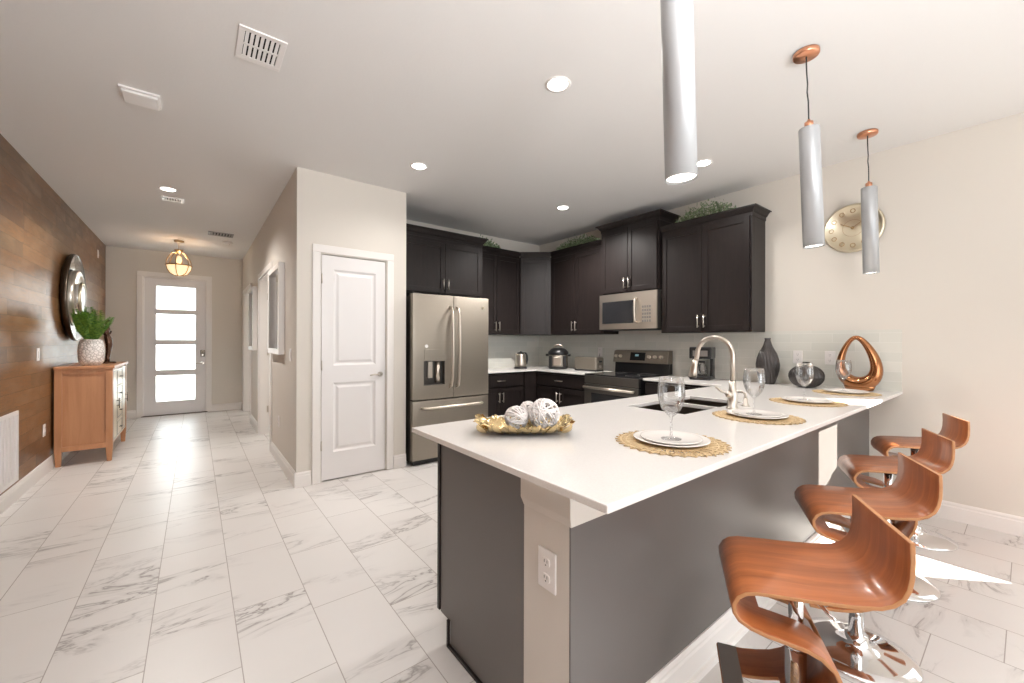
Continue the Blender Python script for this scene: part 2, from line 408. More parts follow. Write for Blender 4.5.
bm = bm_new(); box(bm, XP+.12, XP+2.6, 7.15, 7.25, 0, ZC); box(bm, XP+2.6, XP+2.7, YK+.15, YB, 0, ZC); box(bm, XP+.12, XP+2.6, YK+.15, YK+.25, 0, ZC); box(bm, XP+.12, XP+2.6, YB-.1, YB, 0, ZC); struct('wall_side_rooms', bm, 'wall')
f0, f1, fz = -.70, .16, 2.40
bm = bm_new(); box(bm, XL, f0, YB, YB+.14, 0, ZC); box(bm, f1, XP+2.7, YB, YB+.14, 0, ZC); box(bm, f0, f1, YB, YB+.14, fz, ZC); struct('wall_entry', bm, 'wall')
bm = bm_new()
for a in ((XL, -1.0), (4.2, XR)): box(bm, a[0], a[1], YR-.14, YR, 0, ZC)
box(bm, -1.0, 4.2, YR-.14, YR, 2.42, ZC); struct('wall_rear', bm, 'wall')
bm = bm_new()
for x in (-1.0, .3, 1.6, 2.9, 4.14): box(bm, x, x+.06, YR-.1, YR-.04, 0, 2.42)
box(bm, -1.0, 4.2, YR-.1, YR-.04, 2.36, 2.42); struct('window_1', bm, 'trim', .004)
bm = bm_new()
for a in ((wy0, wy1, wz0-.03, wz0), (wy0, wy1, wz1, wz1+.03), (wy0-.03, wy0, wz0-.03, wz1+.03), (wy1, wy1+.03, wz0-.03, wz1+.03)): box(bm, XR-.015, XR+.002, *a)
for a in ((-1.07, -.64, 1.22, 2.05),): box(bm, XR+.03, XR+.05, *a)  # unseen panel added to cut the sun patch to shape
struct('window_2', bm, 'trim')
bm = bm_new(); box(bm, -2.5, XR+1.5, YR-3.6, YR-.14, 2.6, 2.7); struct('sun_blocker', bm, 'ceiling')  # unseen slab added to keep the sun out of the rear opening
bm = bm_new(); box(bm, -30, 30, 10, 40, -.12, -.06); struct('ground_outside', bm, 'lawn')

# baseboards
def baseboard(name, segs, h=.13):
    bm = bm_new()
    for (ax, fix, a, b, s) in segs:      # s = side the board sticks out to
        prof = [(0, 0), (.016*s, 0), (.016*s, h*.74), (.012*s, h*.8), (.012*s, h*.9), (.006*s, h), (0, h)]
        if ax == 'y': prism(bm, [(a_, z) for a_, z in [(fix+p[0], p[1]) for p in prof]], 'y', a, b)
        else: prism(bm, [(fix+p[0], p[1]) for p in prof], 'x', a, b)
    return struct(name, bm, 'trim')
baseboard('baseboard_left', [('y', XL, YR, YB, 1)])
baseboard('baseboard_right', [('y', XR, YR, .83, -1)])
baseboard('baseboard_pantry', [('x', YP, XP-.0155, dx0-.085, -1), ('x', YP, dx1+.085, XQ, -1)])
baseboard('baseboard_hall', [('y', XP, YP-.015, o1a-.075, -1), ('y', XP, o1b+.075, o2a-.075, -1), ('y', XP, o2b+.075, YB, -1)])
baseboard('baseboard_entry', [('x', YB, XL, f0-.08, -1), ('x', YB, f1+.08, XP, -1)])

# casings
def casing(name, bm_boxes, bev=.004):
    bm = bm_new()
    for b in bm_boxes: box(bm, *b)
    return struct(name, bm, 'trim', bev)
cw = .07
casing('trim_1', [(dx0-cw-.01, dx0-.01, YP-.018, YP, 0, dz+.01), (dx1+.01, dx1+cw+.01, YP-.018, YP, 0, dz+.01), (dx0-cw-.01, dx1+cw+.01, YP-.018, YP, dz+.01, dz+cw+.01),
    (dx0-.01, dx0, YP, YP+.11, 0, dz), (dx1, dx1+.01, YP, YP+.11, 0, dz)])
casing('trim_2', [(f0, f0+.012, YB, YB+.13, 0, fz), (f1-.012, f1, YB, YB+.13, 0, fz), (f0, f1, YB, YB+.13, fz-.018, fz), (f0, f0+.03, YB+.066, YB+.09, 0, fz), (f1-.03, f1, YB+.066, YB+.09, 0, fz), (f0, f1, YB+.066, YB+.09, fz-.04, fz), (f0-.08, f0, YB-.02, YB, 0, fz), (f1, f1+.08, YB-.02, YB, 0, fz), (f0-.08, f1+.08, YB-.02, YB, fz, fz+.08)])
for nm, a, b in (('trim_3', o1a, o1b), ('trim_4', o2a, o2b)):
    casing(nm, [(XP-.018, XP, a-cw, a, 0, oz), (XP-.018, XP, b, b+cw, 0, oz), (XP-.018, XP, a-cw, b+cw, oz, oz+cw), (XP-.001, XP+.13, b-.018, b, 0, oz), (XP-.001, XP+.13, a, a+.018, 0, oz), (XP-.001, XP+.13, a, b, oz-.018, oz)])
# jamb hinges on the first hall opening
bm = bm_new()
for z in (.3, 1.1, 1.88): box(bm, XP+.085, XP+.105, o1b-.023, o1b-.018, z, z+.09)
struct('trim_5', bm, 'nickel')

# pantry door
def lever(root, name, x, y, z, s=-1, m='nickel', direction=-1):
    bm = bm_new(); cyl(bm, (x, y, z), (x, y-.012, z), .026, n=20); cyl(bm, (x, y-.012, z), (x, y-.05, z), .009, n=12)
    tube(bm, [(x, y-.05, z), (x+direction*.03, y-.052, z), (x+direction*.075, y-.052, z+.003), (x+direction*.115, y-.048, z-.004)], [.009, .009, .008, .006], 10)
    return obj(name, bm, m, root)
def panel_door(root, w, h, t, panels):
    bm = bm_new()
    xs = sorted({0, w, *[p[0] for p in panels], *[p[1] for p in panels]}); 
    # front skin with recessed panels
    zs = [0] + sorted({z for p in panels for z in (p[2], p[3])}) + [h]
    ps = panels
    def inside(x, z): return any(p[0] < x < p[1] and p[2] < z < p[3] for p in ps)
    for i in range(len(xs)-1):
        for j in range(len(zs)-1):
            cx_, cz_ = (xs[i]+xs[i+1])/2, (zs[j]+zs[j+1])/2
            if not inside(cx_, cz_): box(bm, xs[i], xs[i+1], 0, t, zs[j], zs[j+1])
    bmesh.ops.remove_doubles(bm, verts=bm.verts[:], dist=1e-5)
    for p in ps:
        x0, x1, z0, z1 = p
        loops = []
        for ins, d in ((0, 0), (.018, .012), (.03, .012), (.05, .004)):
            loops.append([bm.verts.new((a, d, b)) for a, b in ((x0+ins, z0+ins), (x1-ins, z0+ins), (x1-ins, z1-ins), (x0+ins, z1-ins))])
        for A, B in zip(loops, loops[1:]):
            for k in range(4): bm.faces.new((A[k], A[(k+1) % 4], B[(k+1) % 4], B[k]))
        bm.faces.new(loops[-1])
    return obj('door_panel', bm, 'door_white', root)
d1 = sroot('door_1', 'white two-panel pantry door', (dx0+.003, YP+.004, .012))
panel_door(d1, dx1-dx0-.006, dz-.018, .035, [(.1, .5, .25, .9), (.1, .5, 1.06, 1.96)])
lever(d1, 'door_handle', .545, -.0, .96)
bm = bm_new(); box(bm, dx1-dx0-.008, dx1-dx0-.002, -.004, .004, .92, 1.0); obj('strike_plate', bm, 'nickel', d1)
for z in (.28, 1.02, 1.82):
    bm = bm_new(); cyl(bm, (-.003, -.012, z), (-.003, -.012, z+.09), .007, n=8); obj('hinge', bm, 'nickel', d1)
# entry door
d2 = sroot('door_2', 'white entry door with four frosted glass panes', (f0+.01, YB+.02, .015))
W = f1-f0-.02; H = fz-.03
bm = bm_new(); lx0, lx1 = .145, .705
pz = [.2, .695, .77, 1.235, 1.295, 1.77, 1.83, 2.25]
pz = [(0.215, .69), (.765, 1.23), (1.29, 1.765), (1.825, 2.25)]
xs = [0, lx0, lx1, W]; zs = [0] + [z for p in pz for z in p] + [H]
V = {}
for i in range(3):
    for j in range(len(zs)-1):
        if not (i == 1 and j % 2 == 1): box(bm, xs[i], xs[i+1], 0, .045, zs[j], zs[j+1])
bmesh.ops.remove_doubles(bm, verts=bm.verts[:], dist=1e-5)
obj('door_frame', bm, 'door_white', d2)
for z0, z1 in pz:
    bm = bm_new(); box(bm, lx0+.001, lx1-.001, .018, .026, z0+.001, z1-.001); p = obj('pane', bm, 'frost', d2); 
    bm = bm_new()
    for a in ((lx0, lx0+.012, z0, z1), (lx1-.012, lx1, z0, z1), (lx0+.012, lx1-.012, z0, z0+.012), (lx0+.012, lx1-.012, z1-.012, z1)): box(bm, a[0], a[1], -.004, .01, a[2], a[3])
    obj('glazing_bead', bm, 'door_white', p)
bm = bm_new(); box(bm, .765, .83, -.02, 0, 1.0, 1.12); k = obj('keypad_lock', bm, 'dark_metal', d2, .006)
bm = bm_new(); cyl(bm, (.797, -.02, 1.03), (.797, -.032, 1.03), .014, n=16); obj('thumb_turn', bm, 'nickel', k)
lever(d2, 'door_handle', .797, 0, .88, direction=-1)
bm = bm_new(); box(bm, f0-.02, f1+.02, YB-.02, YB+.14, 0, .016); struct('trim_6', bm, 'dark_metal')

# backsplash
bm = bm_new(); box(bm, XR-.008, XR, .615, YK, .914, 1.405)
struct('trim_7', bm, 'splash', label='pale glass tile backsplash on the right wall')
bm = bm_new(); box(bm, 2.74, XR-.008, YK-.008, YK, .914, 1.405); struct('trim_8', bm, 'splash', label='pale glass tile backsplash beside the refrigerator')

# ---------------------------------------------------------------- kitchen cabinets
def shaker(bm, x0, x1, z0, z1, yf, t=.02, st=.055, mi=0):
    """door/drawer front whose face is at y=yf, facing -y"""
    box(bm, x0, x0+st, yf, yf+t, z0, z1, mi); box(bm, x1-st, x1, yf, yf+t, z0, z1, mi)
    box(bm, x0+st, x1-st, yf, yf+t, z0, z0+st, mi); box(bm, x0+st, x1-st, yf, yf+t, z1-st, z1, mi)
    box(bm, x0+st, x1-st, yf+.008, yf+t, z0+st, z1-st, mi)
def bar_handle(parent, x, z, yf, L=.13, vertical=True, m='nickel'):
    bm = bm_new(); d = L/2
    P = (lambda s, y: (x, y, z+s)) if vertical else (lambda s, y: (x+s, y, z))
    cyl(bm, P(-d, yf-.03), P(d, yf-.03), .006, n=10)
    for s in (-d*.75, d*.75): cyl(bm, P(s, yf), P(s, yf-.03), .005, n=8)
    return obj('handle', bm, m, parent)
def crown(root, w, d, z, h=.09, o=.055, left=True, right=True):
    prof = [(0.0, -.02), (.006, -.02), (.006, .012), (.018, .022), (.03, .045), (.045, .062), (o, h-.012), (o, h), (0, h)]
    bm = bm_new(); L = []
    for (q, zz) in prof:
        a = q if left else 0; b = q if right else 0
        L.append([bm.verts.new(p) for p in ((-a, 0, z+zz), (-a, -d-q, z+zz), (w+b, -d-q, z+zz), (w+b, 0, z+zz))])
    for A, B in zip(L, L[1:]):
        for k in range(3): bm.faces.new((A[k], A[k+1], B[k+1], B[k]))
    bm.faces.new(L[-1])
    return obj('crown_molding', bm, 'cabinet', root)
def cabinet(name, label, loc, rz, w, d, h, doors, crown_h=0, drawers=(), group=None, toe=0, cl=True, cr=True, o=.055, handles='bottom'):
    t = thing(name, label, 'cabinet', loc, rz, group)
    bm = bm_new(); box(bm, 0, w, -d, 0, toe, h)
    if toe: box(bm, 0.0, w, -d+.07, 0, 0, toe)
    obj('body', bm, 'cabinet', t, .0015)
    for (x0, x1, z0, z1, side) in doors:
        bm = bm_new(); shaker(bm, x0, x1, z0, z1, -d-.02); dr = obj('door', bm, 'cabinet', t, .0015)
        if side:
            hx = x1-.028 if side == 'r' else x0+.028
            bar_handle(dr, hx, (z0+.1) if handles == 'bottom' else (z1-.12), -d-.02)
    for (x0, x1, z0, z1) in drawers:
        bm = bm_new(); box(bm, x0, x1, -d-.02, -d, z0, z1); dr = obj('drawer', bm, 'cabinet', t, .002)
        bar_handle(dr, (x0+x1)/2, (z0+z1)/2, -d-.02, vertical=False)
    if crown_h: crown(t, w, d, h, crown_h, o, cl, cr)
    return t
RW = -PI/2
def two_doors(w, h, z0=.012, zt=.012, m=.015):
    return [(m, w/2-.003, z0, h-zt, 'r'), (w/2+.003, w-m, z0, h-zt, 'l')]
cabinet('wall_cabinet', 'dark espresso two-door wall cabinet at the right end with exposed side and crown', (XR-.001, 2.51, 1.40), RW, .925, .31, 1.10, two_doors(.925, 1.10, zt=.02), .065, cl=False)
cabinet('wall_cabinet', 'raised dark espresso wall cabinet directly above the microwave', (XR-.001, 3.315, 1.885), RW, .80, .355, .79, two_doors(.80, .79, zt=.02), .07)
cabinet('wall_cabinet', 'dark espresso two-door wall cabinet between the microwave and the angled corner cabinet', (XR-.001, 4.27, 1.40), RW, .95, .31, 1.12, two_doors(.95, 1.12, zt=.03), .07, cl=False, cr=False)
cabinet('wall_cabinet', 'dark espresso wall cabinet between the refrigerator and the angled corner cabinet', (2.875, YK-.001, 1.40), 0, .835, .31, 1.12, two_doors(.835, 1.12, zt=.03), .07, cl=False, cr=False)
cabinet('wall_cabinet', 'wide short dark espresso cabinet above the refrigerator', (1.745, YK-.001, 1.86), 0, 1.125, .60, .66, [(.06, .58, .012, .60, 'r'), (.586, 1.1, .012, .60, 'l')], .08, cl=False)
# angled corner wall cabinet
cc = thing('corner_wall_cabinet', 'angled dark espresso corner wall cabinet without visible handles', 'cabinet', (4.05, 4.27, 1.40))
bm = bm_new(); g = .001
prism(bm, [(.02, .0), (XR-4.05, 0), (XR-4.05, YK-4.27-g), (-.338, YK-4.27-g), (-.338, .28)], 'z', 0, 1.12); obj('body', bm, 'cabinet', cc, .0015)
ang = math.atan2(.28, -.34)
dl = math.hypot(.34, .28)
bm = bm_new(); shaker(bm, .01, dl-.01, .012, 1.09, -.02); dd = obj('door', bm, 'cabinet', cc, .0015); dd.location = (-.338, .285, 0); dd.rotation_euler.z = math.atan2(-.28, .34)
bm = bm_new()
L = []
for q, zz in [(0.0, 1.10), (.01, 1.10), (.01, 1.132), (.03, 1.16), (.05, 1.19), (.05, 1.19), (-.05, 1.19)]:
    nx, ny = -.636*q, -.772*q
    L.append([bm.verts.new(p) for p in ((-.338+nx, .28+ny, zz), (.0+nx, .0+ny, zz))])
for A, B in zip(L, L[1:]): bm.faces.new((A[0], A[1], B[1], B[0]))
obj('crown_molding', bm, 'cabinet', cc)

def base_cab(label, loc, rz, w, drawer=True, nd=2):
    z0 = .115; zd = .70 if drawer else .87
    ds = [(.02, w/2-.003, z0, zd-.01, 'r'), (w/2+.003, w-.02, z0, zd-.01, 'l')] if nd == 2 else [(.02, w-.02, z0, zd-.01, 'l')]
    return cabinet('base_cabinet', label, loc, rz, w, .588, .8915, ds, 0, [(.02, w-.02, .71, .865)] if drawer else [], toe=.1, handles='top')
base_cab('dark espresso base cabinet right beside the refrigerator', (2.735, YK-.012, 0), 0, .82)
base_cab('dark espresso base cabinet just left of the range', (XR-.012, 4.255, 0), RW, .935)
bm = bm_new(); box(bm, 3.56, XR-.012, 4.262, YK-.012, .1, .8915); box(bm, 3.63, XR-.012, 4.3, YK-.012, 0, .1); tag(obj('corner_base_cabinet', bm, 'cabinet'), 'blind dark corner base cabinet under the inside corner of the counter', 'cabinet')
base_cab('dark espresso base cabinet between the range and the peninsula', (XR-.012, 2.525, 0), RW, .80)

# countertops
bm = bm_new()
xs = [2.72, 3.74, XR]; ys = [3.318, 4.24, YK]
slab_grid(bm, xs, ys, lambda i, j: not (i == 0 and j == 0), .892, .914)
tag(obj('countertop', bm, 'quartz', None, .003), 'white L-shaped countertop in the far kitchen corner under kettle and toaster', 'countertop')
bm = bm_new()
SX0, SX1, SY0, SY1 = 2.06, 2.80, 1.135, 1.50
xs = [.766, SX0, SX0+.37, SX0+.395, SX1, 3.74, XR]; ys = [.612, SY0, SY1, 1.708, 2.525]
slab_grid(bm, xs, ys, lambda i, j: (j < 3 or i == 5) and not (j == 1 and i in (1, 3)) , .892, .914)
tag(obj('countertop', bm, 'quartz', None, .003), 'long white quartz peninsula countertop with the sink cut into it', 'countertop')
# sink
sk = thing('sink', 'double bowl stainless undermount sink in the peninsula countertop', 'sink', (SX0, SY0, .70))
for a, b in ((0, .37), (.395, .74)):
    bm = bm_new(); w = .004; y0, y1 = 0, SY1-SY0; zt = .192
    box(bm, a-w, b+w, y0-w, y1+w, -w, 0); box(bm, a-w, a, y0-w, y1+w, 0, zt); box(bm, b, b+w, y0-w, y1+w, 0, zt); box(bm, a, b, y0-w, y0, 0, zt); box(bm, a, b, y1, y1+w, 0, zt)
    bw = obj('bowl', bm, 'sinksteel', sk)
    bm = bm_new(); lathe(bm, [(.0, .004), (.035, .004), (.042, .001), (.045, 0.0005)], 20, ((a+b)/2, (y0+y1)/2, 0)); obj('drain', bm, 'chrome', bw)

# peninsula base
PX0, PYW = .85, .81
pb = thing('peninsula_base', 'grey-brown panelled kitchen peninsula base with white column end', 'kitchen peninsula', (PX0, PYW, 0))
X1 = XR-PX0-.002
bm = bm_new(); box(bm, 0, .12, .006, .21, 0, .79); obj('column', bm, 'column', pb, .002, label='white painted column')
bm = bm_new(); prism(bm, [(-.028, .8915), (-.028, .815), (-.0, .775), (.0, .775), (.2, .775), (.2, .8915)], 'y', -.001, .249)
# corbel like cap: projects past the column on the end and the sides
bm.free(); bm = bm_new()
def ring(q, z, q2=None): return [(-q*.25, -.002, z), (.5, -.002, z), (.5, .21+q, z), (-q*.25, .21+q, z)]
V = [[bm.verts.new(p) for p in ring(q, z)] for q, z in ((0, .765), (.014, .79), (.014, .8915))]
for A, B in zip(V, V[1:]):
    for k in range(4): bm.faces.new((A[k], A[(k+1) % 4], B[(k+1) % 4], B[k]))
bm.faces.new(V[0][::-1]); bm.faces.new(V[-1])
obj('column_cap', bm, 'column', pb, .002, label='white flared cap block')
bm = bm_new(); box(bm, 0.0, X1, .0, .0055, 0, .766); box(bm, .12, X1, .0055, .12, 0, .766); box(bm, .5, X1, .0, .12, .766, .8915); obj('side_panel', bm, 'panel', pb, .001)
bm = bm_new()
prism(bm, [(.21, .0), (.705, .0), (.705, .11), (.79, .11), (.79, .8915), (.21, .8915)], 'x', .006, .03); obj('end_panel', bm, 'panel', pb, .001)
bm = bm_new(); box(bm, .03, X1, .122, .785, .11, .69); box(bm, .03, 1.15, .122, .785, .69, .8915); box(bm, 2.0, X1, .122, .785, .69, .8915); box(bm, .03, X1, .122, .70, 0, .11); obj('carcass', bm, 'cabinet', pb)
bm = bm_new(); prism(bm, [(.21, 0), (.708, 0), (.708, .11), (.718, .11), (.718, -.0), (.718, .0), (.21, .0)][:2]+[(.706, .115), (.716, .115), (.716, 0)], 'x', .0, .006) if False else box(bm, -.004, .006, .21, .718, 0, .014); box(bm, -.004, .006, .706, .718, 0, .115)
obj('shoe_molding', bm, 'cabinet', pb)
bm = bm_new(); box(bm, .0, .03, .792, .812, .115, .87); 
obj('door_edge', bm, 'cabinet', pb, .0015)
for i in range(5):
    a = .035+i*.56; bm = bm_new(); shaker(bm, a, a+.55, .12, .87, 0, .02); dd = obj('door', bm, 'cabinet', pb); dd.rotation_euler.z = PI; dd.location = (2*a+.55, .81, 0)
    bar_handle(dd, a+.03, .75, 0)
bm = bm_new(); prism(bm, [(.0-p, z) for p, z in ((0, 0), (.034, 0), (.03, .018), (.018, .022), (.018, .1), (.014, .108), (.014, .118), (.006, .13), (0, .13))], 'x', -.004, X1); obj('baseboard', bm, 'trim', pb)

def outlet(label, loc, rz, name='outlet', kind='outlet', w=.075, h=.118):
    t = thing(name, label, 'outlet' if kind == 'outlet' else 'light switch', loc, rz)
    bm = bm_new(); box(bm, -w/2, w/2, -.006, 0, -h/2, h/2); obj('cover_plate', bm, 'plastic', t, .003)
    if kind == 'outlet':
        for s in (-1, 1):
            bm = bm_new(); prism(bm, [(.017*math.cos(a)*1.0, s*.024+.0165*max(-.8, min(.8, math.sin(a)))) for a in [i*PI/8 for i in range(16)]], 'y', -.009, -.006); so = obj('socket', bm, 'plastic', t)
            bm = bm_new()
            for x in (-.006, .006): box(bm, x-.001, x+.001, -.0094, -.0088, s*.024-.001, s*.024+.008)
            box(bm, -.002, .002, -.0094, -.0088, s*.024-.010, s*.024-.006); obj('slots', bm, 'black', so)
    else:
        bm = bm_new(); box(bm, -.016, .016, -.011, -.006, -.032, .032); obj('rocker', bm, 'plastic', t, .002)
    return t
outlet('white outlet on the white column end of the peninsula', (PX0-.0005, PYW+.095, .605), -PI/2, w=.078, h=.122)
outlet('white outlet on the backsplash beside the tall dark vase', (XR-.008, 1.31, 1.165), RW)
outlet('white outlet on the backsplash beside the bronze ring sculpture', (XR-.008, 1.07, 1.165), RW)
outlet('white outlet on the backsplash above the toaster', (XR-.008, 3.62, 1.165), RW)
outlet('white outlet low on the hall wall below the nearer mirror', (XP, 4.95, .44), -PI/2)
outlet('white light switch on the hall wall beside the pantry corner', (XP, 4.28, 1.17), -PI/2, 'light_switch', 'switch')
outlet('white outlet low on the wood wall beside the sideboard', (XL, 5.88, .43), PI/2)
outlet('white light switch on the wood wall left of the round mirror', (XL, 5.68, 1.17), PI/2, 'light_switch', 'switch')
outlet('small white device high on the wood wall near the entry', (XL, 8.6, 2.6), PI/2, 'light_switch', 'switch')['category'] = 'wall device'

# ---------------------------------------------------------------- refrigerator
fr = thing('refrigerator', 'slate stainless french door refrigerator with water dispenser', 'refrigerator', (1.765, 3.90, 0))
FW, FH = .945, 1.80
bm = bm_new(); box(bm, .004, FW-.004, .075, .90, .03, FH-.02); obj('body', bm, 'slate', fr, .004)
bm = bm_new(); box(bm, .03, FW-.03, .06, .09, 0.0, .06); obj('kick_grille', bm, 'black', fr)
def curved_front(bm, x0, x1, z0, z1, hole=None):
    n = 10; bow = .012
    def yy(x): return bow*((2*(x/FW)-1)**2)
    xs = sorted({x0, x1, *[x0+(x1-x0)*i/n for i in range(n+1)], *([hole[0], hole[1]] if hole else [])}); zs = [z0, z1] if not hole else [z0, hole[2], hole[3], z1]
    F = [[bm.verts.new((x, yy(x), z)) for z in zs] for x in xs]; B = [[bm.verts.new((x, .07, z)) for z in zs] for x in xs]
    for i in range(len(xs)-1):
        for j in range(len(zs)-1):
            if hole and j == 1 and hole[0] <= (xs[i]+xs[i+1])/2 <= hole[1]: continue
            f = bm.faces.new((F[i][j], F[i+1][j], F[i+1][j+1], F[i][j+1])); f.smooth = True
            bm.faces.new((B[i+1][j], B[i][j], B[i][j+1], B[i+1][j+1]))
        bm.faces.new((F[i][0], B[i][0], B[i+1][0], F[i+1][0])); bm.faces.new((F[i][-1], F[i+1][-1], B[i+1][-1], B[i][-1]))
    for j in range(len(zs)-1):
        bm.faces.new((F[0][j], F[0][j+1], B[0][j+1], B[0][j])); bm.faces.new((F[-1][j], B[-1][j], B[-1][j+1], F[-1][j+1]))
hole = (.125, .365, .84, 1.09)
bm = bm_new(); curved_front(bm, .0, FW/2-.003, .69, FH, hole); dl_ = obj('door', bm, 'steel', fr, .002)
bm = bm_new(); curved_front(bm, FW/2+.003, FW, .69, FH); dr_ = obj('door', bm, 'steel', fr, .002)
bm = bm_new(); curved_front(bm, .0, FW, .06, .675); fz_ = obj('freezer_drawer', bm, 'steel', fr, .002)
bm = bm_new()
x0, x1, z0, z1 = hole
box(bm, x0, x1, .062, .068, z0, z1); box(bm, x0-.004, x0, .004, .068, z0, z1); box(bm, x1, x1+.004, .004, .068, z0, z1); box(bm, x0, x1, .004, .068, z0-.004, z0); box(bm, x0, x1, .004, .068, z1, z1+.004)
disp = obj('dispenser_recess', bm, 'slate', dl_)
bm = bm_new(); box(bm, .185, .235, .03, .06, .91, 1.085); obj('dispenser_paddle', bm, 'steel_light', dl_, .004)
bm = bm_new(); cyl(bm, (.30, .04, 1.085), (.30, .04, .86), .028, .03, 16); obj('dispenser_spout', bm, 'steel_light', dl_)
bm = bm_new(); box(bm, .125, .365, -.002+.003, .012, 1.11, 1.215); obj('control_panel', bm, 'steel', dl_, .002)
bm = bm_new(); cyl(bm, (.15, .006, 1.25), (.15, .001, 1.25), .018, n=20); obj('round_badge', bm, 'plastic', dl_)
bm = bm_new(); cyl(bm, (.865, .008, 1.69), (.865, .002, 1.69), .016, n=20); obj('round_badge', bm, 'champagne', dr_)
for s, par in ((-1, dl_), (1, dr_)):
    x = FW/2 + s*.042
    bm = bm_new()
    pts = [(x, .012, .80), (x, -.035, .82), (x, -.055, .90)] + [(x, -.055-.012*math.sin(PI*i/8), .90+.68*i/8) for i in range(1, 8)] + [(x, -.055, 1.58), (x, -.035, 1.66), (x, .012, 1.68)]
    tube(bm, pts, .0145, 12); obj('handle', bm, 'steel_light', par)
bm = bm_new(); z = .60
pts = [(.10, .015, z), (.115, -.035, z)] + [(.15+.645*i/8, -.05-.012*math.sin(PI*i/8), z) for i in range(9)] + [(.83, -.035, z), (.845, .015, z)]
tube(bm, pts, .0145, 12); obj('handle', bm, 'steel_light', fz_)
for x in (.06, FW-.06):
    bm = bm_new(); box(bm, x-.05, x+.05, .03, .13, FH-.022, FH+.008); obj('hinge_cover', bm, 'slate', fr, .004)

# ---------------------------------------------------------------- range (local: x 0..W along the wall, front -y)
RGW, RGD = .757, .665
rg = thing('range', 'slate freestanding electric range with glass cooktop and back control panel', 'stove', (XR-.01, 3.302, 0), RW)
bm = bm_new(); box(bm, 0, RGW, -RGD+.03, -.012, .02, .905); obj('body', bm, 'black', rg, .002)
bm = bm_new(); box(bm, 0, RGW, -RGD-.005, -.09, .905, .92); obj('cooktop', bm, 'darkglass', rg, .003)
for x, y, r in ((.19, -.5, .1), (.56, -.5, .08), (.19, -.23, .075), (.56, -.23, .1)):
    bm = bm_new(); lathe(bm, [(r-.003, .9202), (r-.003, .9206), (r, .9206), (r, .9202)], 32, (x, y, 0)); obj('burner_ring', bm, 'alu', rg)
bm = bm_new(); box(bm, .0, RGW, -RGD-.01, -RGD+.03, .27, .80)
od = obj('oven_door', bm, 'oven', rg, .003)
bm = bm_new(); box(bm, .11, RGW-.11, -RGD-.012, -RGD-.009, .37, .70); obj('oven_window', bm, 'darkglass', od)
bm = bm_new(); zz = .765
cyl(bm, (.03, -RGD-.06, zz), (RGW-.03, -RGD-.06, zz), .015, n=14)
for x in (.06, RGW-.06): cyl(bm, (x, -RGD-.01, zz), (x, -RGD-.06, zz), .011, n=10)
obj('handle', bm, 'steel_light', od)
bm = bm_new(); box(bm, 0, RGW, -RGD-.006, -RGD+.03, .81, .904); obj('front_trim', bm, 'oven', rg, .003)
bm = bm_new(); box(bm, 0, RGW, -RGD-.01, -RGD+.03, .05, .26); dw = obj('storage_drawer', bm, 'oven', rg, .003)
bm = bm_new(); prism(bm, [(-.012, .92), (-.09, .92), (-.075, 1.06), (-.012, 1.06)], 'x', .0, RGW); obj('riser_panel', bm, 'darkglass', rg)
bm = bm_new(); prism(bm, [(-.012, 1.045), (-.125, 1.045), (-.095, 1.19), (-.05, 1.20), (-.012, 1.20)], 'x', -.003, RGW+.003); bg = obj('control_panel', bm, 'steel', rg, .003)
bm = bm_new(); prism(bm, [(-.12+.001, 1.075), (-.1225+.0005, 1.075), (-.1015, 1.172), (-.098, 1.172)], 'x', .25, .46); obj('display', bm, 'darkglass', bg)
bm = bm_new(); prism(bm, [(-.1135, 1.125), (-.1145, 1.125), (-.1085, 1.15), (-.107, 1.15)], 'x', .32, .37); obj('clock_digits', bm, 'display', bg)
for x in (.045, .11, .52, .60, .68):
    bm = bm_new(); c = Vector((x, -.111, 1.12)); nrm = Vector((0, -.98, .2)); cyl(bm, c, c+nrm*.03, .021, .018, 18); obj('knob', bm, 'knob', bg)
for x in (.05, RGW-.05):
    for y in (-.6, -.06):
        bm = bm_new(); cyl(bm, (x, y, 0), (x, y, .05), .018, n=10); obj('foot', bm, 'black', rg)

# ---------------------------------------------------------------- microwave
MW = .80; MD = .39
mwv = thing('microwave', 'stainless over-the-range microwave below the raised cabinet', 'microwave', (XR, 3.3175, 1.452), RW)
bm = bm_new(); box(bm, 0, MW, -MD+.02, 0, 0, .425); obj('body', bm, 'slate', mwv, .003)
bm = bm_new()
wx0, wx1, wz0_, wz1_ = .045, .50, .07, .335
for a in ((0, wx0, 0, .425), (wx1, MW, 0, .425), (wx0, wx1, 0, wz0_), (wx0, wx1, wz1_, .425)): box(bm, a[0], a[1], -MD, -MD+.02, a[2], a[3])
bmesh.ops.remove_doubles(bm, verts=bm.verts[:], dist=1e-5); md = obj('door', bm, 'steel_light', mwv)
bm = bm_new(); box(bm, wx0, wx1, -MD+.002, -MD+.018, wz0_, wz1_); obj('window', bm, 'darkglass', md)
bm = bm_new(); box(bm, .60, MW-.035, -MD-.002, -MD, .055, .345); kp = obj('keypad', bm, 'steel_light', mwv)
bm = bm_new()
for i in range(4):
    for j in range(5): box(bm, .615+i*.03, .637+i*.03, -MD-.003, -MD-.002, .075+j*.04, .10+j*.04)
obj('keys', bm, 'alu', kp)
bm = bm_new(); x = .545
tube(bm, [(x, -MD, .07), (x, -MD-.04, .085)] + [(x, -MD-.045-.01*math.sin(PI*i/6), .1+.22*i/6) for i in range(7)] + [(x, -MD-.04, .335), (x, -MD, .35)], .011, 10); obj('handle', bm, 'steel_light', md)
bm = bm_new(); box(bm, .03, MW-.03, -MD+.04, -.04, -.012, 0); obj('vent_base', bm, 'black', mwv)

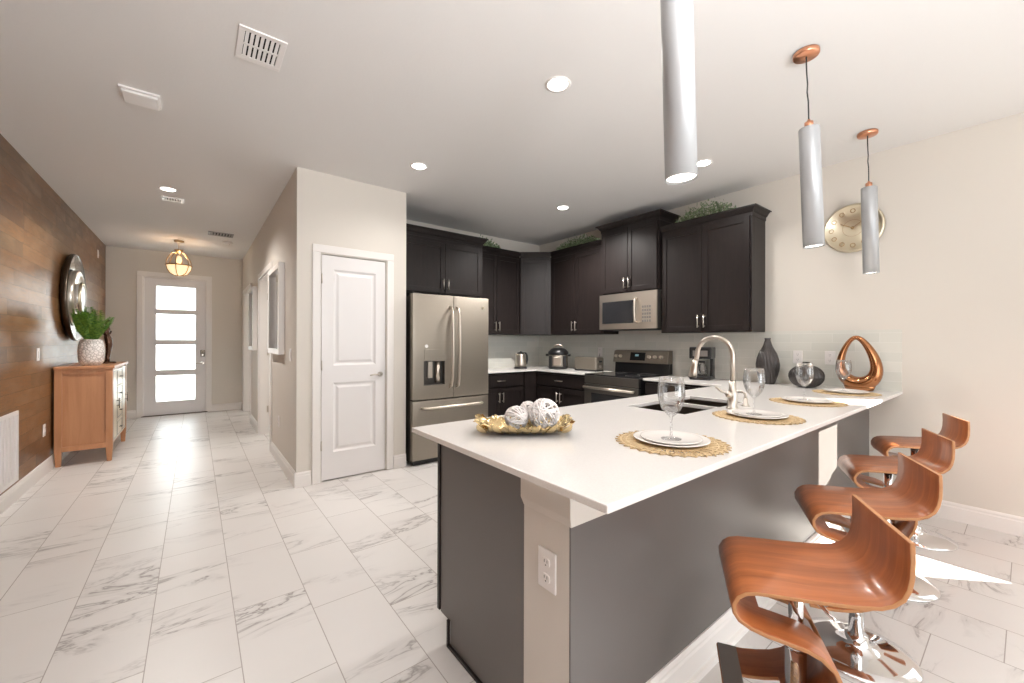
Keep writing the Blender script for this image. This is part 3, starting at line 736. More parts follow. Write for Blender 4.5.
# ---------------------------------------------------------------- small appliances
kt = thing('kettle', 'stainless electric kettle with black handle on the far counter', 'kettle', (3.70, 4.52, .9145))
kt.scale = (1.12, 1.12, 1.12)
bm = bm_new(); lathe(bm, [(0, 0), (.085, 0), (.085, .018), (.0, .018)], 28); obj('power_base', bm, 'black', kt, label='black power base')
bm = bm_new(); lathe(bm, [(0, .02), (.072, .02), (.074, .05), (.066, .12), (.06, .17), (.055, .19), (0, .19)], 28); kb = obj('body', bm, 'steel_light', kt)
bm = bm_new(); prism(bm, [(-.05, .16), (-.092, .19), (-.05, .192)], 'y', -.016, .016); obj('spout', bm, 'steel_light', kt)
bm = bm_new(); lathe(bm, [(0, .19), (.054, .19), (.045, .205), (.012, .21), (.012, .222), (0, .222)], 24); obj('lid', bm, 'black', kt)
bm = bm_new(); tube(bm, [(.05, 0, .195), (.085, 0, .195), (.105, 0, .165), (.108, 0, .11), (.098, 0, .06), (.072, 0, .045)], [.011, .012, .013, .013, .012, .009], 12); obj('handle', bm, 'black', kt)

pc = thing('pressure_cooker', 'round black and stainless electric pressure cooker in the counter corner', 'pressure cooker', (4.10, 4.16, .9145), R(-50))
pc.scale = (1.0, 1.0, 1.06)
bm = bm_new(); lathe(bm, [(0, .0), (.13, 0), (.14, .02), (.14, .035)], 32); obj('base', bm, 'black', pc)
bm = bm_new(); lathe(bm, [(.139, .035), (.139, .19), (.13, .2)], 32); obj('body', bm, 'steel', pc)
bm = bm_new(); lathe(bm, [(.145, .19), (.147, .21), (.14, .235), (.10, .27), (.05, .285), (0, .287)], 32); ld = obj('lid', bm, 'black', pc)
bm = bm_new(); tube(bm, [(-.06, 0, .275), (-.055, 0, .31), (0, 0, .322), (.055, 0, .31), (.06, 0, .275)], .013, 10); obj('handle', bm, 'steel_light', ld)
bm = bm_new()
for s in (-1, 1): box(bm, s*.155-.022, s*.155+.022, -.04, .04, .17, .2)
obj('side_handle', bm, 'black', pc, .006)
bm = bm_new(); box(bm, -.055, .055, -.146, -.13, .05, .16); cp = obj('control_panel', bm, 'steel_light', pc, .006)
bm = bm_new()
box(bm, .075, .12, -.125, -.07, .03, .18); obj('side_guard', bm, 'black', pc, .01)
bm = bm_new(); box(bm, -.12, -.075, -.125, -.07, .03, .18); obj('side_guard', bm, 'black', pc, .01)

ts = thing('toaster', 'wide stainless two-slot toaster on the counter left of the range', 'toaster', (4.15, 3.63, .914), RW)
bm = bm_new(); box(bm, -.19, .19, -.085, .085, .018, .185)
obj('body', bm, 'steel', ts, .022, seg=4)
bm = bm_new(); box(bm, -.185, .185, -.08, .08, .0, .022); obj('base', bm, 'black', ts, .004)
bm = bm_new()
for y in (-.035, .035): box(bm, -.15, .15, y-.014, y+.014, .18, .1865)
obj('slot', bm, 'black', ts)
bm = bm_new(); box(bm, .19, .207, -.02, .02, .12, .14); obj('lever', bm, 'black', ts, .003)
bm = bm_new(); cyl(bm, (.19, 0, .065), (.2, 0, .065), .018, n=16); obj('dial', bm, 'steel_light', ts)
bm = bm_new(); tube(bm, [(4.2, 3.855, .93), (4.22, 3.9, .921), (4.28, 3.86, .921), (4.3, 3.75, .95), (4.345, 3.64, 1.05), (4.362, 3.62, 1.13)], .004, 8); tag(obj('power_cord', bm, 'cord'), 'thin black power cord running from the toaster to the backsplash outlet', 'power cord')

cm = thing('coffee_maker', 'black drip coffee maker with glass carafe on the counter behind the faucet', 'coffee maker', (4.17, 2.10, .914), R(-75))
bm = bm_new(); box(bm, -.10, .10, -.13, .11, 0, .035); obj('base', bm, 'black', cm, .008)
bm = bm_new(); box(bm, -.105, .105, -.11, .11, .215, .335); hd = obj('brew_head', bm, 'black', cm, .01)
bm = bm_new(); box(bm, -.07, .07, -.113, -.109, .24, .30); obj('front_plate', bm, 'alu', hd)
for s in (-1, 1):
    bm = bm_new(); box(bm, s*.085-.014, s*.085+.014, .0, .10, .03, .22); obj('side_frame', bm, 'black', cm, .003)
bm = bm_new(); lathe(bm, [(.0, .037), (.05, .037), (.062, .07), (.055, .12), (.035, .165), (.035, .175), (.033, .175), (.033, .163), (.052, .12), (.059, .07), (.048, .04), (0, .04)], 24, (0, -.045, 0)); cf = obj('carafe', bm, 'glass', cm)
bm = bm_new(); tube(bm, [(0, -.08, .16), (0, -.125, .155), (0, -.13, .1), (0, -.10, .075)], .007, 8); obj('carafe_handle', bm, 'black', cf)
bm = bm_new(); lathe(bm, [(0, .176), (.036, .176), (.034, .19), (0, .192)], 20, (0, -.045, 0)); obj('carafe_lid', bm, 'black', cf)

# ---------------------------------------------------------------- faucet, soap pump
fa = thing('faucet', 'tall brushed nickel gooseneck pull-down faucet at the peninsula sink', 'faucet', (2.46, 1.062, .914))
bm = bm_new(); lathe(bm, [(0, 0), (.034, 0), (.034, .006), (.028, .01), (.026, .08), (.024, .1), (.019, .11), (.017, .16), (0, .16)], 24); obj('base', bm, 'nickel', fa)
bm = bm_new(); pts = [(0, 0, .14), (0, 0, .29)] + [(0, .105-.105*math.cos(PI*i/12), .31+.105*math.sin(PI*i/12)) for i in range(0, 12)] + [(0, .213, .29), (0, .222, .265)]
tube(bm, pts, .0135, 14); nk = obj('neck', bm, 'nickel', fa)
bm = bm_new(); tube(bm, [(0, .219, .275), (0, .228, .245), (0, .236, .20), (0, .241, .17)], [.016, .018, .022, .026], 18); sh = obj('spray_head', bm, 'nickel', fa)
bm = bm_new(); tube(bm, [(0, .241, .1705), (0, .2425, .162)], [.024, .024], 18); obj('nozzle', bm, 'black', sh)
bm = bm_new(); ball(bm, (-.045, 0.0, .085), .02); cyl(bm, (-.02, 0, .085), (-.05, 0, .085), .016); tube(bm, [(-.05, 0, .09), (-.075, .03, .105), (-.085, .06, .13)], [.009, .008, .006], 10); obj('handle', bm, 'nickel', fa)
sp = thing('soap_pump', 'short brushed nickel soap pump right of the faucet', 'soap dispenser', (2.62, 1.055, .914))
bm = bm_new(); lathe(bm, [(0, 0), (.022, 0), (.022, .006), (.013, .012), (.012, .05), (0, .05)], 20); obj('collar', bm, 'nickel', sp)
bm = bm_new(); tube(bm, [(0, 0, .05), (0, 0, .075), (0, .02, .085), (0, .07, .08)], [.007, .007, .007, .006], 10); obj('spout', bm, 'nickel', sp)

# ---------------------------------------------------------------- decor on the counter
def ribbed_vase(name, label, loc, prof, nr, twist, cat='vase', n=96, s=.035):
    t = thing(name, label, cat, loc)
    bm = bm_new(); lathe(bm, prof, n, rmod=lambda a, z: 1 + (s*math.sin(nr*a + twist*z) if .02 < z < prof_top(prof)-.03 else 0)); obj('body', bm, 'vase_dark', t)
    return t
def prof_top(p): return max(z for r, z in p)
def smooth_prof(pts, n=6):
    out = []; P = [pts[0]] + list(pts) + [pts[-1]]
    for i in range(1, len(P)-2):
        for k in range(n):
            t = k/n; a, b, c, d = P[i-1], P[i], P[i+1], P[i+2]
            out.append(tuple(max(0, .5*((2*b[j]) + (-a[j]+c[j])*t + (2*a[j]-5*b[j]+4*c[j]-d[j])*t*t + (-a[j]+3*b[j]-3*c[j]+d[j])*t**3)) if j == 0 else .5*((2*b[j]) + (-a[j]+c[j])*t + (2*a[j]-5*b[j]+4*c[j]-d[j])*t*t + (-a[j]+3*b[j]-3*c[j]+d[j])*t**3) for j in (0, 1)))
    out.append(pts[-1]); return out
tv = [(0, 0)] + smooth_prof([(.055, 0.0), (.07, .05), (.088, .12), (.092, .19), (.075, .27), (.040, .345), (.024, .40), (.026, .425)]) + [(.019, .425), (.017, .37), (0, .34)]
ribbed_vase('tall_vase', 'tall dark glazed bottle vase with swirling ribs', (4.20, 1.50, .9145), tv, 22, 30, s=.05)
fv = [(0, 0)] + smooth_prof([(.055, 0), (.09, .02), (.122, .08), (.112, .14), (.07, .178), (.028, .19), (.024, .2), (.029, .218)]) + [(.02, .218), (.018, .18), (0, .16)]
ribbed_vase('squat_vase', 'squat dark glazed round vase with narrow neck and ribs', (4.14, 1.18, .9145), fv, 26, 22, s=.05)

rs = thing('ring_sculpture', 'polished bronze teardrop ring sculpture on a flat foot', 'sculpture', (4.23, .845, .9145), RW-.1)
rs.scale = (1, 1, 1.24)
bm = bm_new(); N = 48; rings = []
def rpt(a):  # teardrop loop; a=0 at the bottom
    s, c = math.sin(a), math.cos(a)
    w = .135*(1 - .30*(1-c)/2 - .12*((1-c)/2)**2); x = w*s*(1-.18*(1-c)/2) + .01*math.sin(a); z = .195 - .15*c
    return Vector((x - .022*(c-1)*-.5, 0, z))
for i in range(N):
    a = 2*PI*i/N; p = rpt(a); tgt = (rpt(a+.01)-rpt(a-.01)).normalized(); nn = Vector((tgt.z, 0, -tgt.x))
    k = (1+math.cos(a))/2; rad = .014+.030*k**1.3+.008*max(0, math.sin(a)); dep = .022+.040*k
    p = p + (Vector((0, 0, -.002)))
    rings.append([(p + nn*rad*math.cos(j*PI/8) + Vector((0, dep*math.sin(j*PI/8), 0))) for j in range(16)])
vr = [[bm.verts.new((q.x, q.y, max(q.z, 0.0))) for q in r_] for r_ in rings]
for i in range(N):
    for j in range(16):
        f = bm.faces.new((vr[i][j], vr[i][(j+1) % 16], vr[(i+1) % N][(j+1) % 16], vr[(i+1) % N][j])); f.smooth = True
obj('ring', bm, 'bronze', rs)
bm = bm_new(); lathe(bm, [(0, 0), (.078, 0), (.085, .01), (.095, .035), (.08, .045), (0, .045)], 40); ft = obj('foot', bm, 'bronze', rs); ft.scale = (1.1, .62, 1)

# leaf tray with woven balls
tr = thing('leaf_tray', 'polished gold tray shaped like layered leaves holding white balls', 'tray', (1.10, 1.325, .9145), R(-37.5))
tr.scale = (.96, .96, .96)
bm = bm_new(); NX, NY = 44, 18; A, B = .205, .115
G = []
for i in range(NX+1):
    row = []
    for j in range(NY+1):
        u, v = -1+2*i/NX, -1+2*j/NY
        e = abs(v)**3; eu = abs(u)**4
        sc = 1 + .055*math.sin(i*PI/2.0)*(abs(v) > .7) + 0
        x = A*u*(1+.05*math.cos(j*PI/1.5)*(abs(u) > .75)); y = B*v*sc*(1-.22*u*u)
        z = .004 + .034*max(e, eu) + .0065*(1+math.sin(i*PI/2.0+PI*(j > NY/2)))*(.3+.7*max(e, eu)) + .004*math.sin(j*1.7)*math.cos(i*1.3) + .022*eu
        row.append(bm.verts.new((x, y, max(z, .003))))
    G.append(row)
for i in range(NX):
    for j in range(NY):
        f = bm.faces.new((G[i][j], G[i+1][j], G[i+1][j+1], G[i][j+1])); f.smooth = (i+j) % 2 == 0
o = obj('tray', bm, 'gold', tr); s = o.modifiers.new('solid', 'SOLIDIFY'); s.thickness = .003; s.offset = 1
for k in range(12):
    side = -1 if k % 2 else 1; a = -.8+.32*(k//2)
    bm = bm_new(); pts = []
    x0, y0 = A*a, side*B*.62*(1-.2*a*a)
    for j in range(5):
        t_ = j/4; pts.append((x0+(.03*t_)*(1 if a > 0 else -1), y0+side*B*.5*t_, .012+.045*t_**1.5))
    bm2 = bm; rr = [.004, .015, .019, .014, .004]
    L_ = [[bm2.verts.new((p[0]+math.cos(q*PI/4)*rr[j], p[1], p[2]+math.sin(q*PI/4)*rr[j]*.28)) for q in range(8)] for j, p in enumerate(pts)]
    for P_, Q_ in zip(L_, L_[1:]):
        for q in range(8): f = bm2.faces.new((P_[q], P_[(q+1) % 8], Q_[(q+1) % 8], Q_[q])); f.smooth = True
    bm2.faces.new(L_[0][::-1]); bm2.faces.new(L_[-1]); obj('leaf', bm2, 'gold', tr)
for k in range(8):
    s_ = -1 if k < 4 else 1; v = -.6+.4*(k % 4); bm = bm_new()
    pts = [(s_*(A*.72+.062*t_), B*.72*v*(1-.2*t_), .014+.05*t_**1.4) for t_ in (0, .25, .5, .75, 1)]; rr = [.004, .014, .018, .013, .003]
    L_ = [[bm.verts.new((p[0], p[1]+math.cos(q*PI/4)*rr[j], p[2]+math.sin(q*PI/4)*rr[j]*.28)) for q in range(8)] for j, p in enumerate(pts)]
    for P_, Q_ in zip(L_, L_[1:]):
        for q in range(8): f = bm.faces.new((P_[q], P_[(q+1) % 8], Q_[(q+1) % 8], Q_[q])); f.smooth = True
    bm.faces.new(L_[0][::-1]); bm.faces.new(L_[-1]); obj('leaf', bm, 'gold', tr)

def woven_ball(label, loc, r, seed):
    rnd = random.Random(seed); bm = bm_new()
    for k in range(22):
        ax = Vector((rnd.gauss(0, 1), rnd.gauss(0, 1), rnd.gauss(0, 1))).normalized(); u = ax.orthogonal().normalized(); w = ax.cross(u)
        off = ax*rnd.uniform(-.35, .35)*r; rr = math.sqrt(max(r*r-off.length_squared, 0))*rnd.uniform(.95, 1.0)
        tube(bm, [off+(u*math.cos(a)+w*math.sin(a))*rr for a in [2*PI*i/28 for i in range(28)]], .0034, 6, closed=True)
    o = obj('woven_ball', bm, 'string'); o.location = loc
    tag(o, label, 'decorative ball'); return o
woven_ball('larger white woven ball at the right end of the gold tray', (1.165, 1.265, .9145+.080), .064, 1)
woven_ball('white woven ball in the middle of the gold tray left of the larger one', (1.078, 1.345, .9145+.062), .049, 2)
woven_ball('smallest white woven ball on the gold tray, behind the gap of the other two', (1.168, 1.374, .9145+.082), .038, 3)

# place settings
def placemat_mesh():
    bm = bm_new(); R0 = .205
    for k in range(34):
        a = 2*PI*k/34
        pts = []
        for q in range(12):
            b = 2*PI*q/12; rr = .128+.077*math.cos(b); aa = a + .105*math.sin(b)*(.6+.4*math.cos(b))
            pts.append((rr*math.cos(aa), rr*math.sin(aa), .0035+.0012*math.sin(b)))
        tube(bm, pts, .0027, 5, closed=True)
    for rr in [.012+.0085*i for i in range(15)] + [.165, .185]:
        tube(bm, [(rr*math.cos(2*PI*q/40), rr*math.sin(2*PI*q/40), .003) for q in range(40)], .0030, 5, closed=True)
    for k in range(68):
        a = 2*PI*k/68; tube(bm, [(.02*math.cos(a), .02*math.sin(a), .003), (.19*math.cos(a), .19*math.sin(a), .003)], .0022, 4)
    return bm
places = [(1.435, .845), (2.275, .862), (3.10, .88), (3.90, .86)]
names = ['nearest the gold leaf tray', 'in front of the faucet', 'below the squat dark vase', 'beside the bronze ring sculpture']
def lbl(s, i): return '%s, place setting %s' % (s, names[i])
pm0 = obj('placemat', placemat_mesh(), 'rattan'); pl0 = bm_new()
def plate(r, h):
    bm = bm_new(); lathe(bm, [(0, 0), (r*.55, 0), (r*.6, .002), (r*.8, h*.45), (r*.97, h), (r, h+.001), (r*.99, h-.002), (r*.78, h*.2), (r*.6, .0)][:0] or
        [(0, 0), (r*.6, 0), (r*.85, h*.45), (r, h), (r*.995, h+.0025), (r*.96, h+.0025), (r*.8, h*.55+.0025), (r*.58, .0035), (0, .0035)], 56); return bm
dp0 = obj('dinner_plate', plate(.138, .012), 'ceramic'); sp0 = obj('salad_plate', plate(.112, .011), 'ceramic')
gl0 = thing('wine_glass', '', 'wine glass')
gp = [(0, 0), (.037, 0), (.037, .0015), (.02, .004), (.006, .009), (.0045, .02), (.0042, .07), (.006, .084), (.016, .092), (.034, .112), (.046, .142), (.0505, .17), (.049, .20), (.0435, .237),
      (.0422, .237), (.0477, .20), (.0492, .17), (.0447, .142), (.0326, .114), (.014, .097), (0, .094)]
bm = bm_new(); lathe(bm, gp, 36); obj('glass', bm, 'glass', gl0)
for i, (x, y) in enumerate(places):
    P = [pm0, dp0, sp0, gl0] if i == 0 else [pm0.copy(), dp0.copy(), sp0.copy(), None]
    if i:
        for o in P[:3]: COL.objects.link(o)
    for o, z, l, c, g in zip(P[:3], (.9145, .9212, .9252), ('round woven seagrass placemat', 'larger white plate under the smaller one', 'smaller white plate under the wine glass'), ('placemat', 'plate', 'plate'), ('placemats on the peninsula', 'dinner plates on the placemats', 'salad plates on the dinner plates')):
        o.location = (x, y, z); tag(o, lbl(l, i), c, g)
    if i == 0: gl0.location = (x+.003, y, .9292); tag(gl0, lbl('clear stemmed wine glass', i), 'wine glass', 'wine glasses on the plates')
    else: dup(gl0, (x-.003, y+.012, .9292), label=lbl('clear stemmed wine glass', i))

# ---------------------------------------------------------------- bar stools
def stool():
    t = thing('bar_stool', '', 'bar stool', group='bentwood bar stools along the peninsula')
    prof = [(.384, .186), (.3855, .14), (.384, .10), (.379, .072), (.369, .048), (.352, .031), (.33, .02), (.28, .011), (.2, .004), (.12, 0), (.065, -.004), (.038, -.011), (.018, -.026), (.006, -.05),
            (.008, -.076), (.022, -.097), (.05, -.113), (.09, -.124), (.14, -.132), (.18, -.139), (.21, -.152), (.236, -.175), (.25, -.21), (.25, -.25), (.24, -.29), (.222, -.325), (.195, -.352), (.16, -.370), (.12, -.381), (.08, -.388), (.04, -.391), (0, -.391)]
    P = [Vector((u-.195, z)) for u, z in prof]; th = .012; W_ = .17
    Q = []
    for i, p in enumerate(P):
        a, b = P[max(i-1, 0)], P[min(i+1, len(P)-1)]; d = (b-a).normalized(); Q.append(p + Vector((-d.y, d.x))*th)
    cols = [-W_, -.045, .045, W_]
    bm = bm_new()
    T = [[bm.verts.new((w, p.x, p.y)) for w in cols] for p in P]; U = [[bm.verts.new((w, p.x, p.y)) for w in cols] for p in Q]
    hole = lambda i, j: j == 1 and (17 <= i <= 20 or 27 <= i <= 29)
    n = len(P)-1
    for i in range(n):
        for j in range(3):
            if hole(i, j): continue
            f = bm.faces.new((T[i][j], T[i][j+1], T[i+1][j+1], T[i+1][j])); f.smooth = True
            f = bm.faces.new((U[i][j+1], U[i][j], U[i+1][j], U[i+1][j+1])); f.smooth = True
            for (jj, v0, v1) in ((j-1, 0, 0), (j+1, 1, 1)):
                if jj < 0 or jj > 2 or hole(i, jj):
                    k = j + (1 if v0 else 0); f = bm.faces.new((T[i][k], U[i][k], U[i+1][k], T[i+1][k])); f.material_index = 1
            for ii in (i-1, i+1):
                if ii < 0 or ii >= n or hole(ii, j):
                    k = i if ii < i else i+1; f = bm.faces.new((T[k][j], T[k][j+1], U[k][j+1], U[k][j])); f.material_index = 1
    o = obj('bentwood_seat', bm, ['walnut', 'ply_edge'], t, .003)
    o.location.z = SEAT
    bm = bm_new(); box(bm, -.165, .165, -.192, -.135, SEAT-.3905, SEAT-.3865); obj('footrest_plate', bm, 'alu', t)
    bm = bm_new(); lathe(bm, [(0, 0), (.198, 0), (.2, .004), (.197, .008), (.15, .017), (.09, .026), (.055, .036), (.042, .05), (.038, .075), (0, .075)], 56); obj('base', bm, 'chrome', t)
    bm = bm_new(); cyl(bm, (0, 0, .07), (0, 0, .40), .027, n=28); cyl(bm, (0, 0, .40), (0, 0, .41), .031, n=28); obj('column', bm, 'chrome', t)
    bm = bm_new(); cyl(bm, (0, 0, .405), (0, 0, SEAT-.03), .019, n=24); obj('gas_lift', bm, 'chrome', t)
    bm = bm_new(); box(bm, -.07, .07, -.06, .07, SEAT-.03, SEAT-.0165); mp = obj('mounting_plate', bm, 'black', t, .003)
    bm = bm_new(); tube(bm, [(.03, .0, SEAT-.034), (.12, .03, SEAT-.036), (.15, .05, SEAT-.05)], .005, 8); obj('height_lever', bm, 'chrome', mp)
    return t
SEAT = .632
st0 = stool()
SL = ['bentwood walnut bar stool with chrome base, nearest to the camera', 'bentwood walnut bar stool, second from the camera', 'bentwood walnut bar stool, third from the camera', 'bentwood walnut bar stool closest to the right wall']
# local +y = towards the backrest ; world angle th of that axis
for i, (x, y, th) in enumerate([(1.404, .425, -59.6), (2.20, .448, -63.), (3.00, .475, -65.2), (3.805, .472, -66.6)]):
    rz = R(th) - PI/2
    if i == 0: st0.location = (x, y, 0); st0.rotation_euler.z = rz; st0['label'] = SL[0]
    else: dup(st0, (x, y, 0 if i < 3 else 0), rz, SL[i])

# ---------------------------------------------------------------- pendants over the peninsula
def pendant():
    t = thing('pendant_light', '', 'pendant light', group='cylinder pendants over the peninsula')
    bm = bm_new(); lathe(bm, [(0, 0), (.058, 0), (.06, -.004), (.06, -.02), (.056, -.026), (0, -.026)], 36); obj('canopy', bm, 'copper', t)
    bm = bm_new(); tube(bm, [(0.0, 0, -.024), (.004, .002, -.07), (-.003, 0, -.12), (.004, 0, -.17), (-.002, .002, -.215), (.004, 0, -.26), (.002, 0, -.31), (0, 0, -.365)], .0035, 8); obj('cord', bm, 'cord', t)
    bm = bm_new(); lathe(bm, [(0, -.36), (.006, -.36), (.008, -.37), (.02, -.375), (.02, -.41), (0, -.41)], 24); obj('neck', bm, 'copper', t)
    bm = bm_new(); lathe(bm, [(0, -.408), (.046, -.408), (.0475, -.412), (.0475, -1.04), (.0455, -1.04), (.0455, -.43), (0, -.43)], 44); obj('lamp_shade', bm, 'pendant_white', t)
    bm = bm_new(); lathe(bm, [(0, -1.033), (.044, -1.033), (.044, -1.02), (0, -1.02)], 28); obj('lens', bm, 'bulb', t)
    return t
pd = pendant()
PL = ['pale cylinder pendant light nearest the camera, its canopy out of view', 'pale cylinder pendant light with copper canopy, the middle of three', 'grey cylinder pendant light in front of the wall clock']
for i, (x, y) in enumerate([(1.175, .69), (2.565, .735), (3.90, .735)]):
    o = pd if i == 0 else dup(pd, (x, y, ZC), label=PL[i])
    o.location = (x, y, ZC); o['label'] = PL[i]
    o.rotation_mode = 'AXIS_ANGLE'; o.rotation_axis_angle = (R((1.6, 2.4, 1.6)[i]), -.616, -.787, 0)
    l = light('pendant_lamp', 'SPOT', (x, y, ZC-1.045), 2.5, (1, .9, .8), direction=(0, 0, -1), spot_size=R(100), spot_blend=.6, shadow_soft_size=.03)

# recessed ceiling lights
def downlight():
    t = thing('recessed_light', '', 'ceiling light', group='recessed ceiling lights')
    bm = bm_new(); lathe(bm, [(.075, 0), (.078, -.004), (.066, -.007), (.058, -.003), (.058, .0)], 36, close=True); obj('trim_ring', bm, 'plastic', t)
    bm = bm_new(); lathe(bm, [(0, -.0045), (.058, -.0045), (.058, -.001), (0, -.001)], 28); obj('lens', bm, 'lamp', t)
    return t
dlt = downlight()
DL = [((1.714, 1.747), 'round recessed ceiling light above the sink side of the peninsula'), ((1.553, 3.323), 'round recessed ceiling light in front of the pantry door'), ((3.339, 3.316), 'round recessed ceiling light near the kitchen corner cabinets'),
      ((3.456, 1.739), 'round recessed ceiling light beside the nearest pendant, in front of the right wall cabinets'), ((-.222, 5.419), 'round recessed ceiling light above the hallway beside a small vent')]
for i, ((x, y), l) in enumerate(DL):
    if i == 0: dlt.location = (x, y, ZC); dlt['label'] = l
    else: dup(dlt, (x, y, ZC), label=l)
    light('recessed_lamp', 'SPOT', (x, y, ZC-.015), (46, 42, 330, 60, 200)[i], (1, .955, .91), direction=(0, 0, -1), spot_size=R(150), spot_blend=.8, shadow_soft_size=.06)

# entry lantern
ln = thing('lantern_pendant', 'brass dome lantern pendant glowing in the entry', 'pendant light', (-.202, 8.13, ZC))
ln.scale = (1, 1, 1.13)
bm = bm_new(); lathe(bm, [(0, 0), (.065, 0), (.062, -.015), (.03, -.025), (0, -.025)], 28); obj('canopy', bm, 'brass', ln)
bm = bm_new(); cyl(bm, (0, 0, -.02), (0, 0, -.13), .006, n=8); lathe(bm, [(0, -.12), (.06, -.125), (.045, -.14), (.02, -.165), (0, -.165)], 24); obj('stem', bm, 'brass', ln)
bm = bm_new(); lathe(bm, [(.165, -.33), (.168, -.338), (.165, -.346), (.155, -.346), (.155, -.33)], 36, close=True); bnd = obj('band', bm, 'brass', ln)
for k in range(6):
    a = PI*k/3+.3; bm = bm_new(); tube(bm, [(c_*math.cos(a), c_*math.sin(a), z_) for c_, z_ in ((.03, -.16), (.085, -.175), (.13, -.23), (.155, -.29), (.16, -.338), (.145, -.40), (.11, -.45), (.06, -.475), (.0, -.482))], .006, 6); obj('rib', bm, 'brass', ln)
bm = bm_new(); lathe(bm, [(.153, -.345), (.138, -.40), (.10, -.45), (.05, -.47), (0, -.473)], 32); obj('glass_bowl', bm, 'globe', ln)
bm = bm_new(); lathe(bm, [(0, -.2), (.03, -.22), (.04, -.27), (.02, -.32), (0, -.325)], 20); obj('bulb', bm, 'globe', ln)
light('lantern_lamp', 'POINT', (-.202, 8.13, ZC-.26), 9, (1, .72, .48), shadow_soft_size=.05)

# ceiling vents and alarm
def vent(name, label, x0, x1, y0, y1, n, m='plastic', rows=2):
    t = thing(name, label, 'ceiling vent', ((x0+x1)/2, (y0+y1)/2, ZC)); w, h = (x1-x0)/2, (y1-y0)/2; b = .028
    bm = bm_new()
    for a in ((-w, w, -h, -h+b), (-w, w, h-b, h), (-w, -w+b, -h+b, h-b), (w-b, w, -h+b, h-b)): box(bm, a[0], a[1], a[2], a[3], -.008, 0)
    obj('frame', bm, m, t, .002)
    bm = bm_new(); box(bm, -w+b, w-b, -h+b, h-b, -.0015, -.0005); obj('duct', bm, 'dark', t)
    step = (2*w-2*b)/n
    for r_ in range(rows):
        bm = bm_new(); ya = -h+b+(2*h-2*b)*r_/rows; yb_ = -h+b+(2*h-2*b)*(r_+1)/rows-.012
        for i in range(n):
            x = -w+b+step*(i+.1); prism(bm, [(x, -.010), (x+step*.72, -.003), (x+step*.72, -.0015), (x, -.0085)], 'y', ya, yb_)
        box(bm, -w+b, w-b, yb_, yb_+.012, -.008, -.003)
        o = obj('louver', bm, m, t); o['kind'] = 'stuff' if False else 'part'; del o['kind']
    return t
vent('ceiling_vent', 'white louvered ceiling vent near the top of the view', .165, .375, 2.375, 2.655, 7)
vent('ceiling_vent', 'small white ceiling vent beside the hallway recessed light', -.29, -.10, 5.70, 5.86, 6, rows=1)
vent('ceiling_vent', 'grey ceiling vent above the hall near the entry door', .14, .44, 7.12, 7.36, 7, 'alu', 1)
ch = thing('door_chime', 'white rectangular box mounted on the ceiling left of the louvered vent', 'ceiling box', (-.275, 3.475, ZC))
bm = bm_new(); box(bm, -.095, .095, -.09, .09, -.012, 0); obj('back_plate', bm, 'plastic', ch)
bm = bm_new(); box(bm, -.085, .085, -.08, .08, -.03, -.012); obj('cover', bm, 'plastic', ch, .006)
sd = thing('smoke_detector', 'small round white smoke detector on the hall ceiling', 'smoke detector', (.40, 7.75, ZC))
bm = bm_new(); lathe(bm, [(0, 0), (.065, 0), (.065, -.018), (.05, -.035), (0, -.037)], 28); obj('housing', bm, 'plastic', sd)
bm = bm_new(); cyl(bm, (.02, 0, -.036), (.02, 0, -.039), .008, n=10); obj('test_button', bm, 'alu', sd)

# left wall return-air grille
ga = thing('return_air_grille', 'white return air grille low on the wood wall', 'vent grille', (XL, 4.79, .44), PI/2)
bm = bm_new(); w, h, b = .33, .285, .03
for a in ((-w, w, -h, -h+b), (-w, w, h-b, h), (-w, -w+b, -h+b, h-b), (w-b, w, -h+b, h-b)): box(bm, a[0], a[1], -.012, 0, a[2], a[3])
for i in range(1, 7): box(bm, -w+b+(2*w-2*b)*i/7-.006, -w+b+(2*w-2*b)*i/7+.006, -.012, -.003, -h+b, h-b)
obj('frame', bm, 'plastic', ga)
bm = bm_new()
for i in range(36):
    z = -h+b+(2*h-2*b)*i/36; prism(bm, [(-.009, z), (-.001, z+.012), (-.001, z+.0138), (-.009, z+.0018)], 'x', -w+b, w-b)
obj('louver', bm, 'plastic', ga)
bm = bm_new(); box(bm, -w+b, w-b, -.0012, -.0004, -h+b, h-b); obj('duct', bm, 'alu', ga)

# ---------------------------------------------------------------- wall clock
ck = thing('wall_clock', 'round champagne metal wall clock with small ring markers behind the pendant', 'clock', (XR, .915, 2.265), RW)
def disc_y(bm, prof, n=56, mi=0):   # lathe around the y axis, prof (r, depth outwards)
    tmp = bm_new(); lathe(tmp, prof, n); tmp.transform(Matrix.Rotation(PI/2, 4, 'X')); me = bpy.data.meshes.new('t'); tmp.to_mesh(me); tmp.free(); bm.from_mesh(me); bpy.data.meshes.remove(me)
bm = bm_new(); disc_y(bm, [(0, 0), (.2, 0), (.205, .012), (.2, .026), (.188, .028), (.183, .02), (0, .018)]); obj('case', bm, 'champagne', ck)
bm = bm_new(); disc_y(bm, [(.07, .0185), (.07, .0195), (.068, .0195), (.068, .0185)]); disc_y(bm, [(0, .0185), (.012, .03), (0, .03)]); obj('dial_ring', bm, 'brass', ck)
for k in range(12):
    a = PI*k/6; bm = bm_new(); c = Vector((.145*math.sin(a), -.021, .145*math.cos(a)))
    tube(bm, [c+Vector((.016*math.cos(q*PI/8), 0, .016*math.sin(q*PI/8))) for q in range(16)], .0028, 6, closed=True); obj('hour_marker', bm, 'brass', ck)
bm = bm_new(); tube(bm, [(0, -.028, 0), (-.08, -.028, .045)], [.004, .002], 6); obj('hour_hand', bm, 'brass', ck)
